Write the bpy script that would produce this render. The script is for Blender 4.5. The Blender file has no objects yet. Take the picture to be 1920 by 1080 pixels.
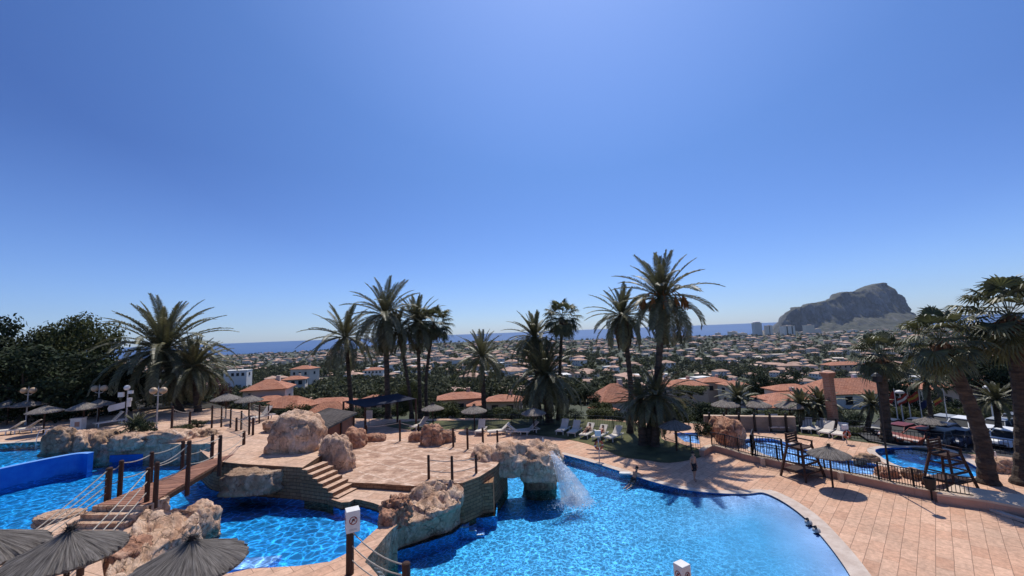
import bpy, bmesh, math, random
from mathutils import Vector, Matrix, noise
from mathutils.geometry import tessellate_polygon
rnd = random.Random(7)
S = bpy.context.scene
COL = S.collection
PI = math.pi
# ------------------------------------------------------------------ camera maths
H, F = 9.5, 770.0
_p, _r = math.atan(83 / F), math.atan(.0385)
FWD = Vector((0, math.cos(_p), math.sin(_p)))
_u0, _r0 = Vector((0, -math.sin(_p), math.cos(_p))), Vector((1, 0, 0))
RGT = _r0 * math.cos(_r) - _u0 * math.sin(_r)
UPV = _r0 * math.sin(_r) + _u0 * math.cos(_r)
CAM = Vector((0, 0, H))
def ray(x, y): return FWD + RGT * ((x - 960) / F) + UPV * ((540 - y) / F)
def P(x, y, z=0.0):                     # survey: point of level z seen at photo pixel x, y
    d = ray(x, y); return CAM + d * ((z - H) / d.z)
def D(x, y, dep):                       # survey: point at distance dep (along +Y) seen at x, y
    d = ray(x, y); return CAM + d * (dep / d.y)
def P2(pts, z=0.0): return [(P(x, y, z).x, P(x, y, z).y) for x, y in pts]
cam = bpy.data.cameras.new('camera'); co = bpy.data.objects.new('camera', cam); COL.objects.link(co)
cam.sensor_width = 36; cam.lens = F / 1920 * 36; cam.clip_start = .3; cam.clip_end = 250000
M3 = Matrix((RGT, UPV, -FWD)).transposed()
co.matrix_world = Matrix.Translation(CAM) @ M3.to_4x4()
S.camera = co
# ------------------------------------------------------------------ light
SUN_EL, SUN_AZ = math.radians(61), math.radians(13)     # azimuth: clockwise from +Y
sd = Vector((math.sin(SUN_AZ) * math.cos(SUN_EL), math.cos(SUN_AZ) * math.cos(SUN_EL), math.sin(SUN_EL)))
sl = bpy.data.lights.new('sun', 'SUN'); sl.energy = 4.2; sl.angle = math.radians(.5); sl.color = (1, .95, .87)
so = bpy.data.objects.new('sun', sl); COL.objects.link(so)
so.rotation_euler = sd.to_track_quat('Z', 'Y').to_euler(); so.location = (0, 0, 60)
w = bpy.data.worlds.new('World'); S.world = w; w.use_nodes = True
nt = w.node_tree; nt.nodes.clear()
sky = nt.nodes.new('ShaderNodeTexSky'); sky.sky_type = 'NISHITA'; sky.sun_disc = False
sky.sun_elevation = SUN_EL; sky.sun_rotation = SUN_AZ
sky.altitude = 0; sky.air_density = 1.0; sky.dust_density = .3; sky.ozone_density = 4.0
bg = nt.nodes.new('ShaderNodeBackground'); bg.inputs[1].default_value = .11
wo = nt.nodes.new('ShaderNodeOutputWorld')
def _mul(a, b):
    q = nt.nodes.new('ShaderNodeMix'); q.data_type = 'RGBA'; q.blend_type = 'MULTIPLY'; q.inputs[0].default_value = 1
    nt.links.new(a, q.inputs[6])
    if hasattr(b, '__len__'): q.inputs[7].default_value = (*b, 1)
    else: nt.links.new(b, q.inputs[7])
    return q.outputs[2]
def _ramp(f, stops):
    r = nt.nodes.new('ShaderNodeValToRGB'); e = r.color_ramp.elements
    while len(e) < len(stops): e.new(.5)
    for i, (p, c) in enumerate(stops): e[i].position = p; e[i].color = (*c, 1)
    nt.links.new(f, r.inputs[0]); return r.outputs[0]
_tc = nt.nodes.new('ShaderNodeTexCoord'); _dt = nt.nodes.new('ShaderNodeVectorMath'); _dt.operation = 'DOT_PRODUCT'
nt.links.new(_tc.outputs['Generated'], _dt.inputs[0]); _dt.inputs[1].default_value = sd      # sun's aureole
_sx = nt.nodes.new('ShaderNodeSeparateXYZ'); nt.links.new(_tc.outputs['Generated'], _sx.inputs[0])
_au = _ramp(_dt.outputs['Value'], [(.55, (.36, .37, .40)), (.77, (.56, .55, .51)), (.95, (.98, .82, .68))])
_el = _ramp(_sx.outputs[2], [(0, (1, 1, 1)), (.36, (0, 0, 0))])
_mx = nt.nodes.new('ShaderNodeMix'); _mx.data_type = 'RGBA'; nt.links.new(_el, _mx.inputs[0]); nt.links.new(_au, _mx.inputs[6]); _mx.inputs[7].default_value = (.66, .60, .575, 1)
_sc = _mul(_mul(sky.outputs[0], (1.10, 1.50, 2.30)), _mx.outputs[2])
nt.links.new(_sc, bg.inputs[0]); nt.links.new(bg.outputs[0], wo.inputs[0])
S.view_settings.view_transform = 'Standard'; S.view_settings.look = 'None'
S.view_settings.exposure = 0; S.view_settings.gamma = 1
S.render.engine = 'CYCLES'
S.cycles.max_bounces = 6; S.cycles.diffuse_bounces = 2; S.cycles.glossy_bounces = 3
S.cycles.transmission_bounces = 4; S.cycles.transparent_max_bounces = 12; S.cycles.volume_bounces = 0
S.cycles.caustics_reflective = False; S.cycles.caustics_refractive = False
S.cycles.use_denoising = True
# ------------------------------------------------------------------ materials
class NT:
    def __init__(s, name):
        s.m = bpy.data.materials.new(name); s.m.use_nodes = True
        s.t = s.m.node_tree; s.t.nodes.clear()
        s.out = s.n('OutputMaterial')
    def n(s, k, **kw):
        q = s.t.nodes.new('ShaderNode' + k)
        for a, b in kw.items():
            if a.startswith('i_'):
                key = a[2:]
                q.inputs[int(key) if key.isdigit() else key.replace('_', ' ')].default_value = b
            else: setattr(q, a, b)
        return q
    def l(s, a, b): s.t.links.new(a, b)
    def ramp(s, fac, stops):
        r = s.n('ValToRGB'); e = r.color_ramp.elements
        while len(e) < len(stops): e.new(.5)
        for i, (p, c) in enumerate(stops):
            e[i].position = p; e[i].color = (c[0], c[1], c[2], 1) if hasattr(c, '__len__') else (c, c, c, 1)
        s.l(fac, r.inputs[0]); return r.outputs[0]
    def mix(s, fac, a, b, mode='MIX'):
        q = s.n('Mix', data_type='RGBA', blend_type=mode)
        for sock, v in ((q.inputs[0], fac), (q.inputs[6], a), (q.inputs[7], b)):
            if hasattr(v, 'links'): s.l(v, sock)
            else: sock.default_value = v if not hasattr(v, '__len__') else (v[0], v[1], v[2], 1)
        return q.outputs[2]
def mat(name, c1, c2=None, scale=3.0, rough=.7, bump=0.0, bscale=None, metal=0.0, detail=5, coord='Object', island=0.0, c3=None, spec=.3, trans=0.0, stretch=None):
    k = NT(name); b = k.n('BsdfPrincipled')
    b.inputs['Roughness'].default_value = rough; b.inputs['Metallic'].default_value = metal
    b.inputs['Specular IOR Level'].default_value = spec
    tc = k.n('TexCoord'); vec = tc.outputs[coord]
    if stretch:
        mp = k.n('Mapping'); mp.inputs['Scale'].default_value = stretch; k.l(vec, mp.inputs[0]); vec = mp.outputs[0]
    if c2 is None: c2 = [v * .8 for v in c1]
    nz = k.n('TexNoise', i_Scale=scale, i_Detail=detail, i_Roughness=.6); k.l(vec, nz.inputs['Vector'])
    if c3: col = k.ramp(nz.outputs[0], [(.34, c2), (.5, c1), (.66, c3)])
    else: col = k.ramp(nz.outputs[0], [(.36, c2), (.64, c1)])
    if island:
        g = k.n('NewGeometry'); col2 = k.ramp(g.outputs['Random Per Island'], [(0, 1 - island), (1, 1 + island)])
        col = k.mix(1.0, col, col2, 'MULTIPLY')
    k.l(col, b.inputs['Base Color'])
    if bump:
        n2 = k.n('TexNoise', i_Scale=bscale or scale * 4, i_Detail=6, i_Roughness=.65); k.l(vec, n2.inputs['Vector'])
        bp = k.n('Bump', i_Strength=bump, i_Distance=.1); k.l(n2.outputs[0], bp.inputs['Height']); k.l(bp.outputs[0], b.inputs['Normal'])
    sh = b.outputs[0]
    if trans:
        tr = k.n('BsdfTranslucent'); k.l(col, tr.inputs[0])
        mx = k.n('MixShader', i_0=trans); k.l(b.outputs[0], mx.inputs[1]); k.l(tr.outputs[0], mx.inputs[2]); sh = mx.outputs[0]
    k.l(sh, k.out.inputs[0]); return k.m
def tile_mat(name, rot, cols, bw, bh, mort, mcol, stain, scale=1.0, bump=.5, coord='Object', offset=.5, big=None):
    """stamped concrete / block courses: brick pattern with per-block tint and weathering"""
    k = NT(name); b = k.n('BsdfPrincipled', i_Roughness=.85); b.inputs['Specular IOR Level'].default_value = .2
    tc = k.n('TexCoord'); mp = k.n('Mapping'); mp.inputs['Rotation'].default_value = (0, 0, rot)
    k.l(tc.outputs[coord], mp.inputs[0])
    wn = k.n('TexNoise', i_Scale=1.3, i_Detail=2); k.l(mp.outputs[0], wn.inputs['Vector'])
    wv = k.n('VectorMath', operation='MULTIPLY_ADD'); k.l(wn.outputs[1], wv.inputs[0]); wv.inputs[1].default_value = (.05, .05, 0); k.l(mp.outputs[0], wv.inputs[2])
    br = k.n('TexBrick', i_Scale=scale, offset=offset); k.l(wv.outputs[0], br.inputs['Vector'])
    br.inputs['Color1'].default_value = (0, 0, 0, 1); br.inputs['Color2'].default_value = (1, 1, 1, 1); br.inputs['Mortar'].default_value = (.5, .5, .5, 1)
    br.inputs['Mortar Size'].default_value = mort; br.inputs['Brick Width'].default_value = bw; br.inputs['Row Height'].default_value = bh
    br.inputs['Bias'].default_value = 0
    if 'Mortar Smooth' in br.inputs: br.inputs['Mortar Smooth'].default_value = .3
    base = k.ramp(br.outputs[0], [(0, cols[0]), (.5, cols[1]), (1, cols[2])])
    n1 = k.n('TexNoise', i_Scale=.35, i_Detail=6, i_Roughness=.65); k.l(tc.outputs[coord], n1.inputs['Vector'])
    base = k.mix(k.ramp(n1.outputs[0], [(.42, 0), (.7, .75)]), base, stain)
    n2 = k.n('TexNoise', i_Scale=5, i_Detail=8, i_Roughness=.7); k.l(mp.outputs[0], n2.inputs['Vector'])
    base = k.mix(1.0, base, k.ramp(n2.outputs[0], [(.3, .68), (.7, 1.22)]), 'MULTIPLY')
    col = k.mix(br.outputs[1], base, mcol)
    k.l(col, b.inputs['Base Color'])
    sub = k.n('Math', operation='MULTIPLY_ADD', i_1=-1.2); k.l(br.outputs[1], sub.inputs[0]); k.l(n2.outputs[0], sub.inputs[2])
    bp = k.n('Bump', i_Strength=bump, i_Distance=.03); k.l(sub.outputs[0], bp.inputs['Height']); k.l(bp.outputs[0], b.inputs['Normal'])
    k.l(b.outputs[0], k.out.inputs[0]); return k.m
def rock_mat(name, ca, cb, cc):
    k = NT(name); b = k.n('BsdfPrincipled', i_Roughness=.9); b.inputs['Specular IOR Level'].default_value = .15
    tc = k.n('TexCoord'); v = tc.outputs['Object']
    n1 = k.n('TexNoise', i_Scale=.8, i_Detail=9, i_Roughness=.62, i_Distortion=.8); k.l(v, n1.inputs['Vector'])
    n2 = k.n('TexNoise', i_Scale=5, i_Detail=10, i_Roughness=.72, i_Distortion=.5); k.l(v, n2.inputs['Vector'])
    mp = k.n('Mapping'); mp.inputs['Scale'].default_value = (2.6, 2.6, .5); k.l(v, mp.inputs[0])             # run-off streaks
    n3 = k.n('TexNoise', i_Scale=1.6, i_Detail=7, i_Roughness=.65, i_Distortion=1.2); k.l(mp.outputs[0], n3.inputs['Vector'])
    mw = k.n('TexNoise', i_Scale=1.1, i_Detail=4, i_Roughness=.55); k.l(v, mw.inputs['Vector'])               # cracks: creases of a noise field
    ab = k.n('Math', operation='SUBTRACT', i_1=.5); k.l(mw.outputs[0], ab.inputs[0]); a2 = k.n('Math', operation='ABSOLUTE'); k.l(ab.outputs[0], a2.inputs[0])
    crk = k.ramp(a2.outputs[0], [(0, 1), (.012, 0)])
    g = k.n('NewGeometry'); sz = k.n('SeparateXYZ'); k.l(g.outputs['True Normal'], sz.inputs[0])
    c = k.ramp(n1.outputs[0], [(.34, ca), (.5, cb), (.66, cc)])
    c = k.mix(1.0, c, k.ramp(n2.outputs[0], [(.32, .66), (.66, 1.2)]), 'MULTIPLY')
    c = k.mix(k.ramp(n3.outputs[0], [(.52, 0), (.70, .6)]), c, (ca[0] * .5, ca[1] * .52, ca[2] * .55))
    cm = k.n('Math', operation='MULTIPLY', i_1=.55); k.l(crk, cm.inputs[0]); c = k.mix(cm.outputs[0], c, (.10, .06, .045))
    k.l(c, b.inputs['Base Color'])
    ad = k.n('Math', operation='MULTIPLY_ADD', i_1=-.35); k.l(crk, ad.inputs[0]); k.l(n2.outputs[0], ad.inputs[2])
    bp = k.n('Bump', i_Strength=1.0, i_Distance=.14); k.l(ad.outputs[0], bp.inputs['Height']); k.l(bp.outputs[0], b.inputs['Normal'])
    k.l(b.outputs[0], k.out.inputs[0]); return k.m
def water_mat(name, absorb, dens, cell, lo=2.0, net_fade=None):
    """clear rippled water: a caustic net painted into its transparent colour patterns the sunlight on the basin floor"""
    k = NT(name); tc = k.n('TexCoord'); v = tc.outputs['Object']
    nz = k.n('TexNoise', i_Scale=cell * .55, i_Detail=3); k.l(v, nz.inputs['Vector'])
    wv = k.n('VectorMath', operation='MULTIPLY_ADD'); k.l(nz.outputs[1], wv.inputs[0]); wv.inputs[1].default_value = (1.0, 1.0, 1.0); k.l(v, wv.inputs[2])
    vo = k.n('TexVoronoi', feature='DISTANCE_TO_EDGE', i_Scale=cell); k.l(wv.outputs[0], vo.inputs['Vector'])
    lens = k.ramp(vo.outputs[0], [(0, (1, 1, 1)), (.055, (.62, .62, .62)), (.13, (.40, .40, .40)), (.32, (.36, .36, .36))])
    sc2 = k.n('VectorMath', operation='SCALE'); sc2.inputs['Scale'].default_value = lo; k.l(lens, sc2.inputs[0]); lens = sc2.outputs[0]     # painted caustic net, its lines brightened to stand for focused sunlight
    if net_fade:                                                             # the painted light net fades out towards the shallow beach
        ds = k.n('VectorMath', operation='DISTANCE'); k.l(v, ds.inputs[0]); ds.inputs[1].default_value = net_fade
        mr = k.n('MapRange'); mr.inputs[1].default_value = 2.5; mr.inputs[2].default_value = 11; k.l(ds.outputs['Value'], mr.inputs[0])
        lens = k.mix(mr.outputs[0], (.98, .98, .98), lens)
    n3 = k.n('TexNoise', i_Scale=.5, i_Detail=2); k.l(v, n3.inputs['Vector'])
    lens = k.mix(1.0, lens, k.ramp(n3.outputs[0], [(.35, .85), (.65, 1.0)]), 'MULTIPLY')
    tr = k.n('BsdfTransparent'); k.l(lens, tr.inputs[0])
    gl = k.n('BsdfGlossy', i_Roughness=.04)
    n2 = k.n('TexNoise', i_Scale=cell * 1.3, i_Detail=4); k.l(v, n2.inputs['Vector'])
    bp = k.n('Bump', i_Strength=.35, i_Distance=.12); k.l(n2.outputs[0], bp.inputs['Height']); k.l(bp.outputs[0], gl.inputs['Normal'])
    fr = k.n('Fresnel', i_IOR=1.33); k.l(bp.outputs[0], fr.inputs['Normal'])
    mx = k.n('MixShader'); k.l(fr.outputs[0], mx.inputs[0]); k.l(tr.outputs[0], mx.inputs[1]); k.l(gl.outputs[0], mx.inputs[2])
    k.l(mx.outputs[0], k.out.inputs[0])
    if dens:
        va = k.n('VolumeAbsorption', i_Density=dens); va.inputs[0].default_value = (*absorb, 1); k.l(va.outputs[0], k.out.inputs[1])
    return k.m
MT = {}
MT['paving'] = tile_mat('stamped paving', math.radians(45.6 - 90), [(.62, .36, .235), (.70, .44, .30), (.55, .30, .19)], 1.0, .5, .011, (.28, .17, .115), (.45, .30, .21))
def stage_mat():
    k = NT('weathered stage paving'); b = k.n('BsdfPrincipled', i_Roughness=.9); b.inputs['Specular IOR Level'].default_value = .15; tc = k.n('TexCoord')
    mp = k.n('Mapping'); mp.inputs['Rotation'].default_value = (0, 0, math.radians(35)); k.l(tc.outputs['Object'], mp.inputs[0])
    m2 = k.n('Mapping'); m2.inputs['Rotation'].default_value = (0, 0, math.radians(8)); m2.inputs['Scale'].default_value = (.9, 1.5, 1); k.l(tc.outputs['Object'], m2.inputs[0])
    n1 = k.n('TexNoise', i_Scale=1.1, i_Detail=9, i_Roughness=.7, i_Distortion=.5); k.l(m2.outputs[0], n1.inputs['Vector'])
    n2 = k.n('TexNoise', i_Scale=5, i_Detail=8, i_Roughness=.75); k.l(m2.outputs[0], n2.inputs['Vector'])
    c = k.ramp(n1.outputs[0], [(.34, (.29, .17, .115)), (.47, (.45, .28, .19)), (.57, (.62, .42, .30)), (.68, (.78, .57, .43))])
    c = k.mix(1.0, c, k.ramp(n2.outputs[0], [(.3, .6), (.66, 1.2)]), 'MULTIPLY')
    wn = k.n('TexNoise', i_Scale=.6, i_Detail=3); k.l(mp.outputs[0], wn.inputs['Vector'])
    wv = k.n('VectorMath', operation='MULTIPLY_ADD'); k.l(wn.outputs[1], wv.inputs[0]); wv.inputs[1].default_value = (.5, .5, 0); k.l(mp.outputs[0], wv.inputs[2])
    br = k.n('TexBrick', offset=.4); k.l(wv.outputs[0], br.inputs['Vector'])
    for a, v in (('Mortar Size', .05), ('Brick Width', 3.4), ('Row Height', 1.5), ('Scale', 1)): br.inputs[a].default_value = v
    fm = k.n('Math', operation='MULTIPLY'); k.l(br.outputs[1], fm.inputs[0]); k.l(k.ramp(n2.outputs[0], [(.42, 0), (.6, .7)]), fm.inputs[1])
    k.l(k.mix(fm.outputs[0], c, (.78, .64, .51)), b.inputs['Base Color'])
    bp = k.n('Bump', i_Strength=.6, i_Distance=.04); k.l(n2.outputs[0], bp.inputs['Height']); k.l(bp.outputs[0], b.inputs['Normal']); k.l(b.outputs[0], k.out.inputs[0]); return k.m
MT['stage'] = stage_mat()
MT['path'] = tile_mat('sandy path paving', math.radians(20), [(.62, .40, .27), (.68, .46, .32), (.56, .34, .22)], .9, .6, .012, (.3, .19, .13), (.45, .3, .22))
MT['block'] = tile_mat('stone block courses', 0, [(.31, .165, .085), (.39, .215, .115), (.23, .12, .06)], .42, .17, .012, (.10, .055, .035), (.17, .10, .06), coord='UV', bump=.9)
MT['brick'] = tile_mat('brick courses', 0, [(.45, .20, .13), (.52, .25, .16), (.38, .17, .11)], .5, .16, .014, (.5, .36, .27), (.36, .2, .14), coord='UV')
MT['rock'] = rock_mat('pink sandstone', (.48, .27, .165), (.70, .46, .31), (.84, .62, .46))
MT['rockred'] = rock_mat('reddish sandstone', (.34, .16, .095), (.54, .29, .185), (.70, .44, .30))
MT['rockgrey'] = rock_mat('grey weathered rock', (.28, .17, .105), (.44, .29, .19), (.62, .46, .34))
MT['pooltile'] = mat('blue pool tile', (.012, .29, .70), (.010, .25, .65), .6, .35, spec=.3)
MT['poolpale'] = mat('pale blue pool tile', (.20, .42, .84), (.16, .37, .80), .5, .4)
MT['poolwall'] = mat('deep blue pool wall', (.018, .185, .60), (.008, .125, .53), 1.6, .35)
MT['coping'] = mat('pale coping stone', (.60, .50, .42), (.48, .38, .31), 2, .8, .3)
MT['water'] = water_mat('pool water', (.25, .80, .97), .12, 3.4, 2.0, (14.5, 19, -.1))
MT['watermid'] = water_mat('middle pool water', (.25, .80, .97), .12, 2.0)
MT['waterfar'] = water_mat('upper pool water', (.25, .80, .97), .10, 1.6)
MT['wood'] = mat('dark wooden post', (.075, .035, .022), (.045, .022, .015), 2, .75, .5, 12, stretch=(4, 4, .6))
MT['deck'] = mat('red brown deck boards', (.33, .155, .095), (.22, .10, .065), 1.5, .75, .4, 9, island=.25)
MT['rope'] = mat('pale rope', (.46, .41, .34), (.34, .30, .25), 9, .9)
MT['thatch'] = mat('grey brushwood thatch', (.46, .405, .35), (.12, .10, .085), 1.0, .95, .9, 14, coord='UV', stretch=(150, 2.6, 1))
MT['tuft'] = mat('dark thatch tuft', (.06, .05, .045), (.03, .026, .024), 6, .95)
MT['leafdark'] = mat('dark broad leaves', (.042, .058, .026), (.015, .024, .012), .6, .7, island=.45, trans=.15, spec=.12)
MT['leafolive'] = mat('olive leaves', (.095, .10, .032), (.035, .046, .018), .6, .7, island=.45, trans=.2, spec=.12)
MT['leafvalley'] = mat('garden tree leaves', (.125, .13, .065), (.05, .058, .032), .6, .7, island=.5, trans=.15, spec=.12)
MT['leafred'] = mat('bronze leaves', (.12, .05, .04), (.06, .03, .025), .6, .6, island=.4, trans=.2)
MT['frond'] = mat('palm fronds', (.165, .155, .07), (.085, .085, .042), .5, .5, island=.4, trans=.22, spec=.5)
MT['fan'] = mat('fan palm leaves', (.135, .14, .055), (.06, .068, .03), .5, .5, island=.35, trans=.25, spec=.5)
MT['dead'] = mat('dry brown fronds', (.17, .095, .05), (.09, .05, .03), 1, .9, island=.3)
MT['fruit'] = mat('orange date stalks', (.36, .15, .04), (.2, .08, .025), 2, .8)
MT['trunk'] = mat('palm bark', (.12, .085, .06), (.045, .033, .026), 1.6, .95, 1.0, 5, stretch=(1, 1, 3.2))
MT['bark'] = mat('tree bark', (.10, .075, .055), (.05, .038, .03), 3, .95, .8, 8)
MT['lawn'] = mat('lawn', (.085, .088, .034), (.05, .055, .024), .8, .95, .5, 30, c3=(.12, .12, .05))
MT['white'] = mat('white plastic', (.78, .75, .70), (.68, .65, .6), 4, .45)
MT['sling'] = mat('cream lounger fabric', (.74, .66, .56), (.66, .58, .49), 5, .8)
MT['steel'] = mat('bright steel', (.7, .7, .7), (.6, .6, .6), 4, .3, metal=.9)
MT['greymetal'] = mat('grey painted metal', (.42, .41, .40), (.36, .35, .34), 3, .5)
MT['black'] = mat('black metal', (.018, .018, .02), (.012, .012, .013), 4, .5)
MT['pinkwall'] = mat('pink rendered wall', (.50, .29, .21), (.42, .24, .17), 1.2, .9, .3)
MT['beige'] = mat('beige capping', (.62, .47, .34), (.55, .41, .3), 1.5, .85)
MT['plaster'] = mat('cream plaster', (.74, .63, .51), (.66, .55, .44), .4, .9, .2)
MT['plasterw'] = mat('white plaster', (.80, .76, .70), (.74, .7, .64), .4, .9, .2)
MT['plasterp'] = mat('ochre plaster', (.66, .48, .36), (.58, .41, .3), .4, .9, .2)
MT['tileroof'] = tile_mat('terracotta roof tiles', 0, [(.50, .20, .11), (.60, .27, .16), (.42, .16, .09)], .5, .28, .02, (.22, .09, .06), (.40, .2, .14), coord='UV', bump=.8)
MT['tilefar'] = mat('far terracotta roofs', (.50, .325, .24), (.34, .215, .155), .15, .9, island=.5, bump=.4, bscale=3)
MT['glass'] = mat('dark window glass', (.03, .035, .04), (.02, .022, .026), 2, .6, spec=.1)
MT['shutter'] = mat('brown shutters', (.12, .075, .05), (.09, .055, .035), 3, .7)
MT['stone'] = mat('dry masonry', (.30, .26, .22), (.22, .19, .16), 1.6, .95, .6, 7)
MT['felt'] = mat('grey felt roofing', (.10, .09, .085), (.06, .055, .052), 1.2, .95, .4, 9)
MT['slate'] = mat('weathered roof boards', (.115, .095, .085), (.065, .055, .05), 1.0, .95, .7, 8, stretch=(8, 1, 1))
MT['orange'] = mat('orange boarding', (.36, .13, .065), (.27, .095, .05), 1.5, .85)
MT['asphalt'] = mat('asphalt', (.075, .072, .07), (.055, .053, .052), 1.5, .95, .3, 40)
MT['skin'] = mat('tanned skin', (.42, .23, .155), (.36, .19, .125), 4, .55)
MT['hair'] = mat('dark hair', (.022, .016, .012), (.014, .01, .009), 9, .6)
MT['cloth_dark'] = mat('dark swim shorts', (.015, .016, .022), (.01, .011, .015), 6, .8)
MT['red'] = mat('red cloth', (.34, .045, .03), (.26, .035, .025), 2, .8)
MT['ring'] = mat('orange life ring', (.42, .10, .045), (.34, .08, .04), 4, .5)
MT['yellow'] = mat('yellow cloth', (.46, .29, .05), (.38, .24, .04), 2, .8)
MT['blue'] = mat('blue cloth', (.015, .03, .10), (.012, .022, .08), 2, .8)
MT['lampamber'] = mat('frosted lamp globes', (.56, .40, .26), (.46, .32, .2), 3, .35)
# ------------------------------------------------------------------ mesh building
def tag(o, label=None, cat=None, group=None, kind=None):
    if label: o['label'] = label
    if cat: o['category'] = cat
    if group: o['group'] = group
    if kind: o['kind'] = kind
    return o
def empty(name, loc, rz=0.0, label=None, cat=None, group=None):
    o = bpy.data.objects.new(name, None); COL.objects.link(o); o.location = loc; o.rotation_euler = (0, 0, rz)
    o.empty_display_size = .2
    return tag(o, label, cat, group)
def ch(o): return [c for c in o.children]
def copy_tree(o, parent=None):
    c = o.copy(); COL.objects.link(c)
    if parent is not None: c.parent = parent
    for k in ch(o): copy_tree(k, c)
    return c
class MB:
    def __init__(s): s.v = []; s.f = []; s.mi = []; s.uv = {}
    def face(s, pts, m=0, uv=None):
        i = len(s.v); s.v.extend([tuple(p) for p in pts]); s.f.append(tuple(range(i, i + len(pts)))); s.mi.append(m)
        if uv: s.uv[len(s.f) - 1] = uv
    def box(s, c, d, rz=0.0, m=0, rx=0.0, ry=0.0):
        a = Matrix.Translation(c) @ Matrix.Rotation(rz, 4, 'Z') @ Matrix.Rotation(ry, 4, 'Y') @ Matrix.Rotation(rx, 4, 'X')
        i = len(s.v)
        for z in (-.5, .5):
            for x, y in ((-.5, -.5), (.5, -.5), (.5, .5), (-.5, .5)):
                s.v.append(tuple(a @ Vector((x * d[0], y * d[1], z * d[2]))))
        for q in ((3, 2, 1, 0), (4, 5, 6, 7), (0, 1, 5, 4), (1, 2, 6, 5), (2, 3, 7, 6), (3, 0, 4, 7)):
            s.f.append(tuple(i + k for k in q)); s.mi.append(m)
        return s
    def bar(s, a, b, t, t2=None, m=0):
        a, b = Vector(a), Vector(b); d = b - a; L = d.length
        if L < 1e-6: return s
        q = d.to_track_quat('Z', 'Y').to_matrix().to_4x4(); i = len(s.v); t2 = t2 or t
        for z in (0, L):
            for x, y in ((-.5, -.5), (.5, -.5), (.5, .5), (-.5, .5)):
                s.v.append(tuple(a + (q @ Vector((x * t, y * t2, z)))))
        for r in ((3, 2, 1, 0), (4, 5, 6, 7), (0, 1, 5, 4), (1, 2, 6, 5), (2, 3, 7, 6), (3, 0, 4, 7)):
            s.f.append(tuple(i + k for k in r)); s.mi.append(m)
        return s
    def tube(s, pts, rad, n=8, m=0, cap=True):
        pts = [Vector(p) for p in pts]; i0 = len(s.v); N = len(pts)
        if not hasattr(rad, '__len__'): rad = [rad] * N
        t0 = None
        for k, p in enumerate(pts):
            t = (pts[min(k + 1, N - 1)] - pts[max(k - 1, 0)]).normalized()
            if t0 is None:
                u = t.orthogonal().normalized()
            else:
                u = (u - t * u.dot(t)).normalized()
            t0 = t; vv = t.cross(u)
            for j in range(n):
                a = 2 * PI * j / n; s.v.append(tuple(p + (u * math.cos(a) + vv * math.sin(a)) * rad[k]))
        for k in range(N - 1):
            for j in range(n):
                a = i0 + k * n + j; b = i0 + k * n + (j + 1) % n
                s.f.append((a, b, b + n, a + n)); s.mi.append(m)
        if cap:
            s.f.append(tuple(i0 + j for j in reversed(range(n)))); s.mi.append(m)
            s.f.append(tuple(i0 + (N - 1) * n + j for j in range(n))); s.mi.append(m)
        return s
    def lathe(s, prof, n=20, c=(0, 0, 0), m=0, uv=False):
        i0 = len(s.v); N = len(prof)
        for r, z in prof:
            for j in range(n):
                a = 2 * PI * j / n; s.v.append((c[0] + r * math.cos(a), c[1] + r * math.sin(a), c[2] + z))
        for k in range(N - 1):
            for j in range(n):
                a = i0 + k * n + j; b = i0 + k * n + (j + 1) % n
                s.f.append((a, b, b + n, a + n)); s.mi.append(m)
                if uv: s.uv[len(s.f) - 1] = [(j / n, k / (N - 1)), ((j + 1) / n, k / (N - 1)), ((j + 1) / n, (k + 1) / (N - 1)), (j / n, (k + 1) / (N - 1))]
        return s
    def prism(s, poly, z0, z1, m=0, mside=None, uvside=True):
        n = len(poly); A = sum(poly[i][0] * poly[(i + 1) % n][1] - poly[(i + 1) % n][0] * poly[i][1] for i in range(n))
        if A < 0: poly = poly[::-1]
        zt = z1 if hasattr(z1, '__len__') else [z1] * n
        i0 = len(s.v); s.v.extend([(x, y, zt[i]) for i, (x, y) in enumerate(poly)])
        for t in tessellate_polygon([[Vector((x, y, 0)) for x, y in poly]]):
            a, b, c = [Vector(s.v[i0 + k]) for k in t]
            t = t if (b - a).cross(c - a).z > 0 else t[::-1]
            s.f.append(tuple(i0 + k for k in t)); s.mi.append(m)
        u = 0
        for i in range(n):
            j = (i + 1) % n; L = math.dist(poly[i], poly[j])
            s.face([(*poly[i], z0), (*poly[j], z0), (*poly[j], zt[j]), (*poly[i], zt[i])], m if mside is None else mside,
                   [(u, z0), (u + L, z0), (u + L, zt[j]), (u, zt[i])]); u += L
        return s
    def build(s, name, mats, parent=None, loc=None, smooth=False, merge=False):
        me = bpy.data.meshes.new(name); me.from_pydata(s.v, [], s.f); 
        if not isinstance(mats, (list, tuple)): mats = [mats]
        for q in mats: me.materials.append(MT[q] if isinstance(q, str) else q)
        if len(mats) > 1: me.polygons.foreach_set('material_index', s.mi)
        if s.uv:
            ul = me.uv_layers.new(name='UVMap').data
            for fi, uvs in s.uv.items():
                for li, q in zip(me.polygons[fi].loop_indices, uvs): ul[li].uv = q
        if merge:
            bm = bmesh.new(); bm.from_mesh(me); bmesh.ops.remove_doubles(bm, verts=bm.verts, dist=1e-4); bmesh.ops.recalc_face_normals(bm, faces=bm.faces); bm.to_mesh(me); bm.free()
        if smooth: me.polygons.foreach_set('use_smooth', [True] * len(me.polygons))
        me.update()
        o = bpy.data.objects.new(name, me); COL.objects.link(o)
        if parent is not None: o.parent = parent
        if loc is not None: o.location = loc
        return o
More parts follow.
